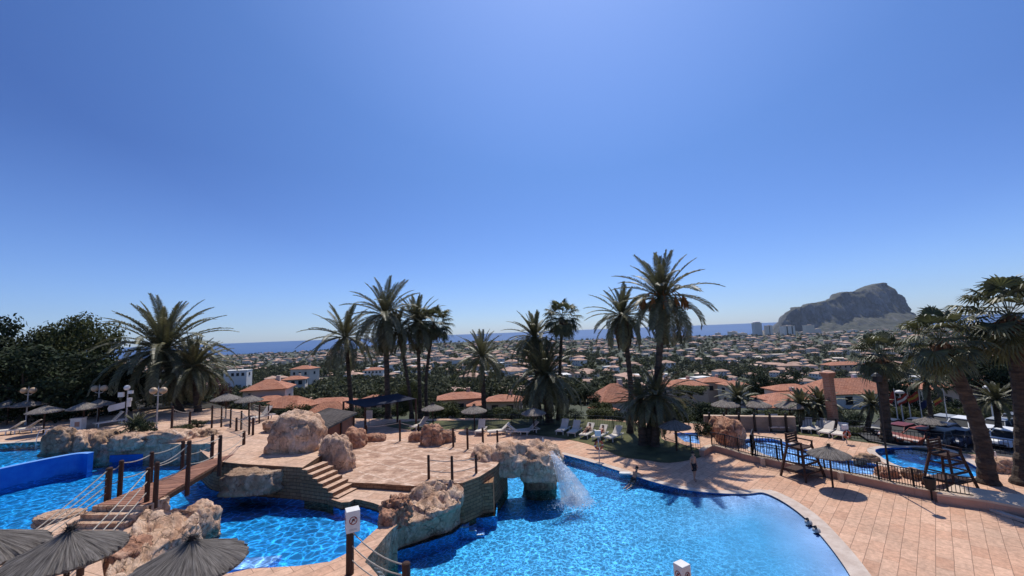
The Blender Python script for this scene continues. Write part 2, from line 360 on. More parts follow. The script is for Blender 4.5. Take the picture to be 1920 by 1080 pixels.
def sheet(name, outer, holes, z, m, label=None, kind='structure'):
    rings = [[Vector((x, y, 0)) for x, y in r] for r in [outer] + holes]
    flat = [p for r in rings for p in r]; me = bpy.data.meshes.new(name)
    fs = []
    for t in tessellate_polygon(rings):
        a, b, c = [flat[k] for k in t]
        fs.append(t if (b - a).cross(c - a).z > 0 else t[::-1])
    me.from_pydata([(p.x, p.y, z) for p in flat], [], fs); me.materials.append(MT[m]); me.update()
    o = bpy.data.objects.new(name, me); COL.objects.link(o)
    return tag(o, label, None, None, kind)
def smooth_line(pts, n=6, closed=False):
    """Catmull-Rom through points"""
    out = []; N = len(pts); V = [Vector(p) for p in pts]
    rng = range(N if closed else N - 1)
    for i in rng:
        a = V[(i - 1) % N] if closed or i > 0 else V[0]; b = V[i]; c = V[(i + 1) % N]
        d = V[(i + 2) % N] if closed or i + 2 < N else V[-1]
        for k in range(n):
            t = k / n
            out.append(.5 * ((2 * b) + (c - a) * t + (2 * a - 5 * b + 4 * c - d) * t * t + (3 * b - a - 3 * c + d) * t ** 3))
    if not closed: out.append(V[-1])
    return out
def rope_pts(a, b, sag, n=8):
    a, b = Vector(a), Vector(b)
    return [a.lerp(b, k / n) + Vector((0, 0, -sag * 4 * (k / n) * (1 - k / n))) for k in range(n + 1)]
def fract(p, s=1.0, o=4): return noise.fractal(Vector(p) * s, 1.0, 2.0, o)
def boulder(size, seed, k=2.6, amp=.16, sub=5, top=None, ns=1.0, crack=.10, lo=-.35):
    """rough rock as verts/faces; base at z=0, size = full extents"""
    bm = bmesh.new(); bmesh.ops.create_icosphere(bm, subdivisions=sub, radius=1)
    off = Vector((seed * 7.31, seed * 3.17, seed * 1.73))
    for v in bm.verts:
        p = v.co.normalized(); q = (abs(p.x) ** k + abs(p.y) ** k + abs(p.z) ** k) ** (-1 / k); p = p * q
        d = amp * noise.fractal(p * 1.3 * ns + off, 1.0, 2.0, 5)
        e = noise.voronoi(p * 1.5 * ns + off)[0]; d -= crack * max(0, 1 - (e[1] - e[0]) * 4)
        d += amp * .55 * (.5 - noise.turbulence(p * 2.1 * ns + off, 4, True)) + amp * .3 * (e[0] - .35)
        # ledges: strata cut back in steps
        d += amp * .35 * noise.noise(Vector((0, 0, p.z * 5)) + off)
        p = p * (1 + d)
        if top is not None and p.z > top: p.z = top + (p.z - top) * .12 + .05 * noise.fractal(p * 3 + off, 1, 2, 3)
        if p.z < lo: p.z = lo
        v.co = Vector((p.x * size[0] / 2, p.y * size[1] / 2, (p.z - lo) * size[2] / (1 - lo)))
    vs = [tuple(v.co) for v in bm.verts]; fs = [tuple(q.index for q in f.verts) for f in bm.faces]
    bm.free(); return vs, fs
def rock(name, loc, size, seed, m='rock', rz=0.0, label=None, parent=None, group=None, cat='rock', **kw):
    vs, fs = boulder(size, seed, **kw); me = bpy.data.meshes.new(name); me.from_pydata(vs, [], fs)
    me.materials.append(MT[m]); me.polygons.foreach_set('use_smooth', [True] * len(me.polygons)); me.update()
    o = bpy.data.objects.new(name, me); COL.objects.link(o); o.location = loc; o.rotation_euler = (0, 0, rz)
    if parent is not None: o.parent = parent
    else: tag(o, label, cat, group)
    return o
def loft(name, rings, seed, m, amp=.12, n=84, ns=.9, parent=None, label=None, cat='rock', topamp=.08):
    """rock lofted through world outlines: rings = [[(x, y, z), ...], ...] from the foot to the rim of the top"""
    off = Vector((seed * 5.1, seed * 2.7, seed * 9.3)); T = rings[-1]
    C_ = sum((Vector(p) for p in T), Vector()) / len(T); cx, cy = C_.x, C_.y
    def resample(poly):
        q = smooth_line(poly, 8, True)
        A = sum(q[i].x * q[(i + 1) % len(q)].y - q[(i + 1) % len(q)].x * q[i].y for i in range(len(q)))
        if A < 0: q = q[::-1]
        s0 = min(range(len(q)), key=lambda i: abs(math.atan2(q[i].y - cy, q[i].x - cx)))
        q = q[s0:] + q[:s0]; L = [0]
        for i in range(len(q)): L.append(L[-1] + (q[(i + 1) % len(q)] - q[i]).length)
        out = []; j = 0
        for t in range(n):
            d = L[-1] * t / n
            while L[j + 1] < d: j += 1
            f = (d - L[j]) / max(1e-6, L[j + 1] - L[j]); out.append(q[j].lerp(q[(j + 1) % len(q)], f))
        return out
    R = [resample(p) for p in rings]; lev = []
    for i in range(len(R) - 1):
        for k in range(7): lev.append([a.lerp(b, k / 7) for a, b in zip(R[i], R[i + 1])])
    lev.append(R[-1]); CT = sum(R[-1], Vector()) / n; TS = (.95, .88, .79, .69, .58, .46, .34, .22, .1)
    for s_ in TS: lev.append([CT.lerp(p, s_) for p in R[-1]])
    vs = []; nl = len(lev); ntop = len(TS) + 1; org = Vector((cx, cy, rings[0][0][2]))
    for li, ps in enumerate(lev):
        for p in ps:
            q = p.copy(); d = Vector((p.x - cx, p.y - cy, 0)); d = d.normalized() if d.length > 1e-4 else d; e = noise.voronoi(q * ns * 1.5 + off)[0]; crk = max(0, 1 - (e[1] - e[0]) * 5)
            g = noise.fractal(q * ns + off, 1, 2, 6) * amp + amp * .5 * noise.noise(Vector((0, 0, p.z * 2.3)) + off) + amp * .6 * (.5 - noise.turbulence(q * 1.8 * ns + off, 4, True)) - amp * .7 * crk
            if li < nl - ntop: q += d * g
            else:
                q.z += topamp * (.5 if li == nl - ntop else 1) * (noise.fractal(q * 1.6 * ns + off, 1, 2, 5) + 1.1 * (.5 - noise.turbulence(q * 1.9 + off, 4, True)) - 1.0 * crk)
                if li == nl - ntop: q += d * g * .6
            vs.append(tuple(q - org))
    fs = []
    for li in range(nl - 1):
        for j in range(n):
            a = li * n + j; b = li * n + (j + 1) % n; fs.append((a, b, b + n, a + n))
    fs.append(tuple((nl - 1) * n + j for j in range(n)))
    me = bpy.data.meshes.new(name); me.from_pydata(vs, [], fs); me.materials.append(MT[m])
    me.polygons.foreach_set('use_smooth', [True] * len(me.polygons)); me.update()
    o = bpy.data.objects.new(name, me); COL.objects.link(o)
    if parent is not None: o.parent = parent; o.location = org - parent.location
    else: o.location = org; tag(o, label, cat)
    return o
def struct(name, mb, mats, **kw): return tag(mb.build(name, mats, **kw), kind='structure')
# ================================================================== terrain, sea, mountain
TAB = [(0, -3), (36, -3), (41, -.3), (45, -.8), (51, -3.0), (62, -4.4), (75, -5.6), (90, -7.2), (110, -9), (170, -13), (300, -18.5), (600, -27), (1000, -34), (1500, -41), (2300, -53), (3000, -70), (3350, -84), (9000, -90)]
def tz(x, y):
    r = math.sqrt(x * x * .25 + y * y)
    for (a, za), (b, zb) in zip(TAB, TAB[1:]):
        if r <= b: z = za + (zb - za) * (r - a) / (b - a); break
    else: z = -90
    if y > 1 and x / y > .70 and 24 < y < 75: z = min(z, -1.95)
    if y > 1 and r > 80:
        sm = max(0, min(1, (x / y - .12) / .45)); z -= 12 * sm * min(1, (r - 80) / 110) * max(0, min(1, 1 - (r - 500) / 900))
    if r > 130:
        q = min(1, (r - 130) / 400)
        z += q * 4.5 * noise.fractal(Vector((x / 260, y / 260, 3.1)), 1, 2, 3) * (0 if r > 3300 else 1)
        u = x / max(y, 1)
        z += 24 * math.exp(-((u + .12) / .34) ** 2) * math.exp(-((r - 1500) / 420) ** 2)
        z += 10 * math.exp(-((u - .42) / .25) ** 2) * math.exp(-((r - 1250) / 300) ** 2)
        z += 6 * math.exp(-((u - 1.0) / .3) ** 2) * math.exp(-((r - 1000) / 300) ** 2)
    return z
def terrain():
    me = bpy.data.meshes.new('terrain'); A = [math.radians(a) for a in range(-84, 85, 2)]
    R = [0.5, 10, 30, 36, 41, 46, 52, 57, 62, 66, 72, 80]; r = 88
    while r < 5200: R.append(r); r *= 1.07
    vs = []
    for q in R:
        for a in A:
            x, y = q * math.sin(a), q * math.cos(a); vs.append((x, y, tz(x, y)))
    n = len(A); fs = [(i * n + j, i * n + j + 1, (i + 1) * n + j + 1, (i + 1) * n + j) for i in range(len(R) - 1) for j in range(n - 1)]
    fs = [f[::-1] for f in fs]
    k = NT('valley ground'); b = k.n('BsdfPrincipled', i_Roughness=.95); tc = k.n('TexCoord')
    n1 = k.n('TexNoise', i_Scale=.012, i_Detail=8, i_Roughness=.7); k.l(tc.outputs['Object'], n1.inputs['Vector'])
    n2 = k.n('TexNoise', i_Scale=.15, i_Detail=6, i_Roughness=.7); k.l(tc.outputs['Object'], n2.inputs['Vector'])
    c1 = k.ramp(n1.outputs[0], [(.40, (.045, .055, .025)), (.55, (.075, .08, .038)), (.68, (.16, .125, .085))])
    c = k.mix(1.0, c1, k.ramp(n2.outputs[0], [(.3, .55), (.7, 1.35)]), 'MULTIPLY')
    k.l(c, b.inputs['Base Color']); k.l(b.outputs[0], k.out.inputs[0])
    me.from_pydata(vs, [], fs); me.materials.append(k.m); me.polygons.foreach_set('use_smooth', [True] * len(fs)); me.update()
    o = bpy.data.objects.new('terrain', me); COL.objects.link(o); tag(o, kind='structure')
terrain()
def sea():
    k = NT('open sea'); b = k.n('BsdfPrincipled', i_Roughness=.45); b.inputs['Base Color'].default_value = (.016, .075, .215, 1); b.inputs['Specular IOR Level'].default_value = .25
    tc = k.n('TexCoord'); n1 = k.n('TexNoise', i_Scale=.0006, i_Detail=6); mp = k.n('Mapping'); mp.inputs['Scale'].default_value = (.4, 2, 1)
    k.l(tc.outputs['Object'], mp.inputs[0]); k.l(mp.outputs[0], n1.inputs['Vector'])
    k.l(k.ramp(n1.outputs[0], [(.35, (.014, .068, .20)), (.65, (.02, .085, .235))]), b.inputs['Base Color'])
    k.l(b.outputs[0], k.out.inputs[0])
    me = bpy.data.meshes.new('sea'); X = 140000
    me.from_pydata([(-X, 2400, -80), (X, 2400, -80), (X, X, -80), (-X, X, -80)], [], [(0, 1, 2, 3)]); me.materials.append(k.m)
    o = bpy.data.objects.new('sea', me); COL.objects.link(o); tag(o, kind='structure')
sea()
def z_(h, f): return h * f
def headland():
    px = [(1440, 640), (1452, 622), (1460, 608), (1466, 596), (1474, 583), (1482, 576), (1502, 575), (1508, 570), (1530, 567), (1545, 563), (1556, 559), (1562, 551), (1572, 548), (1598, 548), (1606, 543), (1618, 538), (1628, 534), (1642, 531), (1652, 533), (1660, 541), (1668, 550), (1678, 555), (1685, 563), (1688, 576), (1690, 592), (1700, 603), (1722, 612), (1760, 622), (1810, 630)]
    Y0 = 3000; prof = []
    for x, y in px: q = D(x, y, Y0); prof.append((q.x, q.z + 84))
    def crest(x):
        for (a, za), (b, zb) in zip(prof, prof[1:]):
            if a <= x <= b: return za + (zb - za) * (x - a) / (b - a)
        return 0
    x0, x1 = prof[0][0], prof[-1][0]; NX, NY = 240, 90; vs = []
    for j in range(NY + 1):
        v = j / NY
        for i in range(NX + 1):
            x = x0 + (x1 - x0) * i / NX; h = max(0, crest(x)); y = Y0 - 620 * (1 - v / .56) if v < .56 else Y0 + 130 * (v - .56) / .44
            t = (x - x0) / (x1 - x0)
            if v < .56:
                s = v / .56; a0 = .30 + .34 * min(1, t * 2.2); y = Y0 - (160 + 420 * min(1, t * 2) * (1 - .85 * max(0, min(1, (t - .5) / .25)))) * (1 - s)
                tal = min(1, s / .66); wall = max(0, min(1, (s - .62) / .26)); f = a0 * .62 * tal ** 1.2 + (1 - a0 * .62) * (wall * wall * (3 - 2 * wall))
            else: f = max(0, 1 - ((v - .56) / .44) ** 2)
            ed = min(1, f * 4) * min(1, h / 40); top = 1 if f < .93 else .2
            z = h * f + ed * top * (24 * noise.fractal(Vector((x / 110, y / 110, 1.7)), 1, 2, 6) * (.4 if v > .5 else 1) + 20 * (.45 - noise.turbulence(Vector((x / 70, z_(h, f) / 200, 5)), 5, True)))
            z = max(z, -2) if f > .02 else 0
            y2 = y - ed * 60 * (noise.turbulence(Vector((x / 60, z / 110, 2)), 5, True) - .4)
            if 0.6 < t < .86 and .50 < f < .62: y2 += 26 * ed                                        # long dark ledge under the summit wall
            vs.append((x, y2, z))
    n = NX + 1; fs = [(j * n + i, j * n + i + 1, (j + 1) * n + i + 1, (j + 1) * n + i) for j in range(NY) for i in range(NX)]
    k = NT('limestone headland'); b = k.n('BsdfPrincipled', i_Roughness=.95); tc = k.n('TexCoord'); g = k.n('NewGeometry')
    mp = k.n('Mapping'); mp.inputs['Scale'].default_value = (1, 1, .5); k.l(tc.outputs['Object'], mp.inputs[0])
    n1 = k.n('TexNoise', i_Scale=.018, i_Detail=9, i_Roughness=.7); k.l(mp.outputs[0], n1.inputs['Vector'])
    sx = k.n('SeparateXYZ'); k.l(g.outputs['True Normal'], sx.inputs[0])
    veg = k.ramp(sx.outputs[2], [(.35, 0), (.72, 1)])
    rk = k.ramp(n1.outputs[0], [(.38, (.055, .06, .068)), (.5, (.135, .14, .148)), (.64, (.235, .235, .235))])
    vg = k.ramp(n1.outputs[0], [(.38, (.035, .042, .03)), (.55, (.065, .068, .05)), (.7, (.14, .125, .10))])
    k.l(k.mix(veg, rk, vg), b.inputs['Base Color']); k.l(b.outputs[0], k.out.inputs[0])
    me = bpy.data.meshes.new('rocky_headland'); me.from_pydata(vs, [], fs); me.materials.append(k.m); me.polygons.foreach_set('use_smooth', [True] * len(fs)); me.update()
    o = bpy.data.objects.new('rocky_headland', me); COL.objects.link(o); o.location = (0, 0, -86); tag(o, kind='structure')
headland()
# ================================================================== terraces, pools
CW = 1.35                                                    # level of the middle and left pool
RP = [(700, 836), (860, 833), (930, 838), (1000, 842), (1050, 851), (1110, 867), (1170, 886), (1230, 905), (1290, 919), (1350, 925), (1400, 926), (1432, 924), (1470, 941), (1510, 970), (1545, 1008), (1575, 1046), (1600, 1084), (1622, 1130), (1630, 1200), (1500, 1300), (1100, 1420), (760, 1300), (690, 1140), (670, 1000), (690, 900)]
RW = [(v.x, v.y) for v in smooth_line([(*q, 0) for q in P2(RP)], 4, True)]
K1 = [(v.x, v.y) for v in smooth_line([(*q, 0) for q in P2([(1640, 843), (1700, 839), (1765, 842), (1800, 858), (1838, 880), (1836, 894), (1780, 897), (1715, 884), (1665, 866)])], 4, True)]
K2 = P2([(1262, 812), (1308, 811), (1312, 832), (1284, 828)])
K3 = [(v.x, v.y) for v in smooth_line([(*q, 0) for q in P2([(1392, 826), (1440, 822), (1475, 830), (1540, 852), (1600, 864), (1648, 872), (1652, 890), (1600, 888), (1510, 872), (1430, 852)])], 4, True)]
OUT = [(-14, 1), (30, 1), (60, 8), (62, 20)] + P2([(2080, 892), (1960, 866), (1850, 852), (1740, 842), (1660, 834), (1600, 826), (1570, 806), (1500, 799), (1330, 796), (1240, 790), (1100, 786), (1000, 788), (900, 784), (760, 786), (640, 784), (560, 790)]) + [(-23, 36), (-14, 31)]
sheet('paving', OUT, [RW, K1, K2, K3], 0, 'paving')
mb = MB()
for a, b in zip(OUT, OUT[1:] + OUT[:1]): mb.face([(*a, -4.5), (*b, -4.5), (*b, 0), (*a, 0)])
struct('terrace_side', mb, 'stone')
def basin(name, poly, ztop, depth, m='poolwall'):
    mb = MB()
    for a, b in zip(poly, poly[1:] + poly[:1]): mb.face([(*a, ztop - depth), (*b, ztop - depth), (*b, ztop), (*a, ztop)])
    return struct(name, mb, m)
def coping(name, pts, z, wd, hgt, m='coping'):
    """flat edging laid along a line, wd wide"""
    mb = MB(); L = [Vector((x, y, 0)) for x, y in pts]; n = len(L); s = []
    for i in range(n):
        t = (L[min(i + 1, n - 1)] - L[max(i - 1, 0)]).normalized(); q = Vector((t.y, -t.x, 0)); s.append((L[i] + q * wd * .12, L[i] - q * wd))
    for i in range(n - 1):
        a, b = s[i]; c, d = s[i + 1]; Z = Vector((0, 0, z)); Zt = Vector((0, 0, z + hgt))
        mb.face([a + Zt, c + Zt, d + Zt, b + Zt][::-1]); mb.face([a + Z, c + Z, c + Zt, a + Zt]); mb.face([b + Z, d + Z, d + Zt, b + Zt][::-1])
    return struct(name, mb, m)
def strip(name, pts, zt, zb, m):
    mb = MB()
    for a, b in zip(pts, pts[1:]): mb.face([(*a, zb), (*b, zb), (*b, zt), (*a, zt)])
    return struct(name, mb, m)
_bi = [i for i, q in enumerate(RW) if min(math.dist(q, c) for c in P2([(1440, 928), (1470, 941), (1510, 970), (1545, 1008), (1575, 1046), (1600, 1084), (1622, 1130), (1630, 1200)])) < 1.3]
b0_, b1_ = min(_bi), max(_bi)
strip('pool_side', RW[b1_:] + RW[:b0_ + 1], 0, -2.2, 'poolwall'); strip('beach_side', RW[b0_:b1_ + 1], 0, -.4, 'poolpale')
beach = [Vector((x, y, 0)) for x, y in P2([(1380, 928), (1432, 924), (1470, 941), (1510, 970), (1545, 1008), (1575, 1046), (1600, 1084), (1622, 1130)])]
def segdist(p, a, b):
    t = max(0, min(1, (p - a).dot(b - a) / max(1e-6, (b - a).length_squared))); return (p - a - (b - a) * t).length
def rfloor():
    xs = [v[0] for v in RW]; ys = [v[1] for v in RW]; x0, x1, y0, y1 = min(xs) - .3, max(xs) + .3, min(ys) - .3, max(ys) + .3
    NX, NY = 90, 110; vs = []; md = []
    for j in range(NY + 1):
        for i in range(NX + 1):
            p = Vector((x0 + (x1 - x0) * i / NX, y0 + (y1 - y0) * j / NY, 0)); d = min(segdist(p, a, b) for a, b in zip(beach, beach[1:]))
            vs.append((p.x, p.y, -.07 - .6 * (1 - math.exp(-max(0, d - .3) / 4.0))))
    n = NX + 1; fs = [(j * n + i, j * n + i + 1, (j + 1) * n + i + 1, (j + 1) * n + i) for j in range(NY) for i in range(NX)]
    k = NT('pool floor tile'); b = k.n('BsdfPrincipled', i_Roughness=.4); g = k.n('NewGeometry'); s = k.n('SeparateXYZ'); k.l(g.outputs['Position'], s.inputs[0])
    tc = k.n('TexCoord'); n1 = k.n('TexNoise', i_Scale=.4, i_Detail=4); k.l(tc.outputs['Object'], n1.inputs['Vector'])
    ad = k.n('Math', operation='MULTIPLY_ADD', i_1=.1); k.l(n1.outputs[0], ad.inputs[0]); k.l(s.outputs[2], ad.inputs[2])
    k.l(k.ramp(k_fac(k, ad.outputs[0]), [(0, (.012, .34, .72)), (.55, (.03, .36, .74)), (.97, (.24, .46, .86))]), b.inputs['Base Color']); k.l(b.outputs[0], k.out.inputs[0])
    me = bpy.data.meshes.new('pool_floor'); me.from_pydata(vs, [], fs); me.materials.append(k.m); me.polygons.foreach_set('use_smooth', [True] * len(fs)); me.update()
    o = bpy.data.objects.new('pool_floor', me); COL.objects.link(o); tag(o, kind='structure')
def k_fac(k, sock):
    r = k.n('MapRange'); r.inputs[1].default_value = -.6; r.inputs[2].default_value = 0; k.l(sock, r.inputs[0]); return r.outputs[0]
rfloor()
struct('pool_water', MB().prism(RW, -2.6, -.04), 'water')
for nm, K in (('splash_pool', K1), ('wading_pool', K3), ('corner_pool', K2)):
    pale = nm != 'splash_pool'
    basin(nm + '_side', K, 0, .9, 'poolpale' if pale else 'poolwall')
    mb = MB(); mb.prism(K, -1.2, -.28 if pale else -.42); struct(nm + '_floor', mb, 'poolpale' if pale else 'pooltile')
    struct(nm + '_water', MB().prism(K, -1.1, -.07), 'waterfar')
coping('coping', [RW[i] for i in range(16, 48)], .004, .42, .03)
coping('beach_coping', [RW[i] for i in range(44, 72)], .006, .62, .035)
coping('splash_pool_coping', K1 + K1[:1], .004, .4, .03); coping('wading_pool_coping', K3 + K3[:1], .004, .5, .03)
# middle and left pool, higher up
CPX = [(-420, 1010), (-200, 958), (0, 909), (80, 889), (150, 871), (215, 862), (300, 860), (405, 858), (480, 876), (640, 925), (740, 958), (735, 985), (690, 1025), (640, 1085), (430, 1110), (250, 1090), (100, 1100), (-420, 1160)]
CP = P2(CPX, CW)
struct('middle_pool_floor', MB().prism(CP, -1.5, .95), 'pooltile')
struct('middle_pool_water', MB().prism(CP, -.5, CW), 'watermid')
mb = MB(); q = P2([(205, 866), (300, 862), (405, 858)], CW)
for a, b in zip(q, q[1:]): mb.face([(*a, -.2), (*b, -.2), (*b, CW + .45), (*a, CW + .45)])
struct('middle_pool_side', mb, 'poolwall')
# upper left pool with its dividing wall
U = 2.42
UP = P2([(-460, 858), (-200, 843), (0, 833), (92, 828), (110, 845), (140, 849), (85, 858), (0, 874), (-200, 916), (-460, 972)], U)
struct('upper_pool_floor', MB().prism(UP, -1.5, 1.95), 'pooltile')
struct('upper_pool_water', MB().prism(UP, 1.3, U), 'waterfar')
wl = smooth_line([(*q, 0) for q in P2([(-420, 985), (-200, 926), (0, 880), (80, 863), (140, 852), (165, 851)], 2.5)], 8)
for nm, za, zb, th, m in (('dividing_wall', -.2, 2.5, .34, 'poolwall'), ('wall_cap', 2.5, 2.53, .40, 'poolpale')):
    mb = MB(); s = []
    for i, p in enumerate(wl):
        t = (wl[min(i + 1, len(wl) - 1)] - wl[max(i - 1, 0)]).normalized(); q = Vector((-t.y, t.x, 0)); s.append((p - q * (th - .34) / 2, p + q * (.34 + (th - .34) / 2)))
    poly = [(a.x, a.y) for a, b in s] + [(b.x, b.y) for a, b in reversed(s)]
    mb.prism(poly, za, zb)
    if nm == 'dividing_wall':
        dw = mb.build(nm, m, loc=None); tag(dw, 'curved blue wall holding back the upper left pool', 'pool wall')
    else: mb.build(nm, m, parent=dw)
# upper terrace at the back left
UT = P2([(-600, 860), (-460, 856), (-200, 841), (0, 831), (88, 826), (96, 831), (150, 833), (220, 833), (300, 832), (395, 832), (425, 822), (470, 815), (500, 805), (520, 785), (480, 770), (420, 766), (300, 767), (0, 776), (-700, 800)], 2.5)
struct('upper_terrace', MB().prism(UT, -4, 2.5, 0, 1), ['path', 'rock'])
mb = MB(); q = P2([(-460, 857), (-200, 842), (0, 832), (90, 827)], U)
for a, b in zip(q, q[1:]): mb.face([(*a, 1), (*b, 1), (*b, 2.5), (*a, 2.5)])
struct('upper_pool_side', mb, 'poolwall')
coping('upper_pool_coping', [q[3], q[2], q[1], q[0]], 2.503, .5, .03)
# woodland floor behind the upper terrace
struct('wooded_ground', MB().prism(P2([(-700, 797), (0, 774), (300, 765), (430, 764)], 2.5) + [(-46, 58), (-75, 88), (-150, 95), (-160, 60)], -8, 2.46), mat('leaf litter ground', (.05, .042, .03), (.03, .026, .02), 1.2, .95, .5))
# lawns
LW = P2([(905, 806), (960, 812), (1020, 818), (1080, 827), (1130, 842), (1165, 857), (1205, 862), (1255, 868), (1312, 858), (1318, 846), (1290, 836), (1262, 830), (1240, 822), (1225, 800), (1100, 786), (900, 788), (770, 790), (720, 797), (770, 806), (850, 805)])
sheet('lawn', [(v.x, v.y) for v in smooth_line([(*q, 0) for q in LW], 3, True)], [], .02, 'lawn')
sheet('right_lawn', P2([(1340, 806), (1420, 807), (1560, 822), (1650, 833), (1705, 839), (1790, 849), (1840, 853), (1840, 851), (1740, 841.5), (1660, 833.5), (1601, 826), (1568, 806), (1500, 800), (1340, 798)]), [], .02, 'lawn')
sheet('car_park', P2([(1630, 826), (1690, 838), (1760, 848), (1860, 862), (2100, 900), (2250, 830), (1900, 790), (1640, 796), (1590, 800)], -1.7), [], -1.7, 'asphalt')
sheet('side_road', P2([(1852, 958), (1920, 982), (2050, 1010), (2050, 940), (1880, 925), (1845, 940)]), [], .012, 'asphalt')
coping('side_kerb', P2([(1850, 956), (1880, 968), (1925, 982), (2050, 1010)]), .014, .25, .12)
# ================================================================== island
NEAR = 1.5
def around(o, label, cat): return tag(o, label, cat)
st = MB().prism(P2([(628, 903), (700, 906), (775, 911), (868, 905), (900, 893), (930, 874), (950, 850), (932, 838), (905, 834), (850, 830), (760, 823), (690, 826), (650, 848), (622, 888)], 1.95), -2, 1.95, 0, 1).build('stage_platform', ['stage', 'block'])
tag(st, 'raised round stage of weathered stamped paving on the pool island', 'platform')
ld = MB().prism(P2([(596, 925), (617, 935), (640, 942), (656, 941), (664, 936), (676, 937), (700, 943), (722, 951), (742, 948), (775, 925), (776, 905), (700, 893), (600, 898)], 1.65), -2, 1.65, 0, 1).build('lower_landing', ['path', 'block'])
tag(ld, 'low tiled landing at the foot of the stone stairs', 'landing')
wbase = [Vector((*q, 0)) for q in P2([(372, 893), (385, 908), (402, 919), (450, 927), (520, 933), (566, 937)], CW)]
wb = smooth_line(wbase, 6)
upoly = [(p.x, p.y) for p in wb] + P2([(603, 853), (600, 835), (575, 815), (560, 795), (520, 778), (475, 776), (440, 790), (415, 815), (392, 848)], 2.95)
iu = MB().prism(upoly, -2, 2.95, 0, 1).build('upper_walkway', ['path', 'block'])
tag(iu, 'high sandy walkway on a curved wall of stone blocks above the middle pool', 'walkway')
stairs = empty('stone_stairs', (*P2([(600, 940)], CW)[0], 1.65), 0, 'flight of stone steps from the high walkway down to the landing', 'stairs')
Q0 = wbase[-1]; Q1 = Vector((*P2([(634, 947)], CW)[0], 0)); ax = (Q1 - Q0); bk = Vector((-ax.y, ax.x, 0)).normalized() * 1.35
if bk.y < 0: bk = -bk
N = 7
for i in range(N):
    z = 2.95 - (i + .5) * (1.3 / N) * 1.02; a = Q0 + ax * (i / N); b = Q0 + ax * ((i + 1) / N) + ax.normalized() * .04
    sk = .18 * math.sin(i * 1.7)
    pl = [a + bk * 0 - bk * .03, b - bk * .03, b + bk * (1 + sk * .2), a + bk * (1 + sk * .2)]
    o_ = MB().prism([(p.x, p.y) for p in pl], -1.8 + i * .01, z, 0, 1); 
    for k_ in range(len(o_.v)): o_.v[k_] = tuple(Vector(o_.v[k_]) - stairs.location)
    o_.build('step', ['path', 'block'], parent=stairs)
def P3(pts): return [tuple(P(x, y, z)) for x, y, z in pts]
def rock_px(name, label, xc, yb, wpx, hpx, dm, zb, seed, m='rock', parent=None, sink=.15, **kw):
    q = P(xc, yb, zb); s = q.y / F; wd = wpx * s / math.sqrt(1 + ((xc - 960) / F) ** 2) ** .5
    loc = Vector((q.x * (1 + dm / 2 / q.y), q.y + dm / 2, zb - sink))
    return rock(name, loc if parent is None else loc - parent.location, (wd, dm, hpx * s + sink), seed, m, label=label, parent=parent, **kw)
rock('boulder', (-13.9, 22.8, 1.75), (3.1, 2.2, 1.45), 3, 'rockgrey', 0, 'pale topped rock ledge bulging over the block wall beside the bridge', k=3.4, top=.6, amp=.16)
rock_px('boulder', 'largest squarish pink boulder behind the stone steps', 559, 853, 106, 66, 2.6, 2.9, 11, 'rock', k=3.0, amp=.15)
rock_px('boulder', 'flat pale slab of rock on top behind the largest boulder', 545, 812, 84, 36, 2.4, 2.9, 12, 'rock', k=3.5, top=.5, amp=.14)
rock_px('boulder', 'tall jagged boulder standing right of the stone steps', 631, 899, 70, 66, 1.5, 1.65, 21, 'rock', k=2.6, amp=.2)
rock_px('boulder', 'round red boulder at the left back corner of the stage', 664, 843, 46, 34, 1.6, 1.9, 25, 'rockred', k=2.8)
rock_px('boulder', 'low flat rubble rock beside the back rope posts of the stage', 702, 829, 44, 12, 1.0, 1.95, 27, 'rockred', k=3)
rock_px('boulder', 'dark craggy boulder at the back edge of the stage', 812, 837, 50, 36, 1.6, 1.95, 31, 'rockred', k=2.3, amp=.24, crack=.2)
rock_px('boulder', 'low reddish rock leaning on the right of the craggy stage boulder', 838, 831, 32, 20, 1.0, 1.95, 33, 'rockred')
rock_px('boulder', 'low reddish rock on the left of the craggy stage boulder', 784, 829, 34, 16, 1.0, 1.95, 34, 'rockred')
o = loft('flat_topped_rock', [P3([(x, y + 40, -1.6) for x, y in [(712, 1052), (745, 1032), (800, 1013), (850, 995), (864, 975), (830, 962), (760, 970), (700, 1010)]]),
    P3([(712, 1052, -.1), (745, 1032, -.1), (800, 1013, -.1), (850, 995, -.1), (866, 975, -.1), (830, 958, -.1), (760, 965, -.1), (700, 1010, -.1)]),
    P3([(728, 1000, .75), (752, 992, .75), (805, 980, .75), (856, 960, .75), (870, 938, .75), (830, 920, .9), (766, 930, 1.0), (728, 970, .9)]),
    P3([(762, 946, 1.35), (785, 962, 1.15), (818, 966, 1.1), (852, 954, 1.2), (872, 928, 1.5), (866, 908, 1.8), (832, 897, 2.05), (790, 905, 2.0), (765, 922, 1.7)]),
    P3([(766, 938, 1.5), (786, 953, 1.32), (816, 958, 1.28), (850, 946, 1.38), (867, 924, 1.65), (862, 907, 1.92), (830, 899, 2.12), (792, 906, 2.08), (769, 922, 1.82)])], 5, 'rock', amp=.16, topamp=.17, label='big overhanging rock with a flat cracked top at the front of the island')
rock_px('boulder', 'rubble of small red rocks piled left of the flat topped rock', 744, 982, 56, 36, 1.4, 1.45, 41, 'rockred', k=2.6, amp=.26, crack=.22, ns=1.6)
rock_px('boulder', 'brown block of rock at the island end of the paved causeway', 728, 990, 34, 24, .8, 1.45, 43, 'rockred', k=3.6, amp=.12)
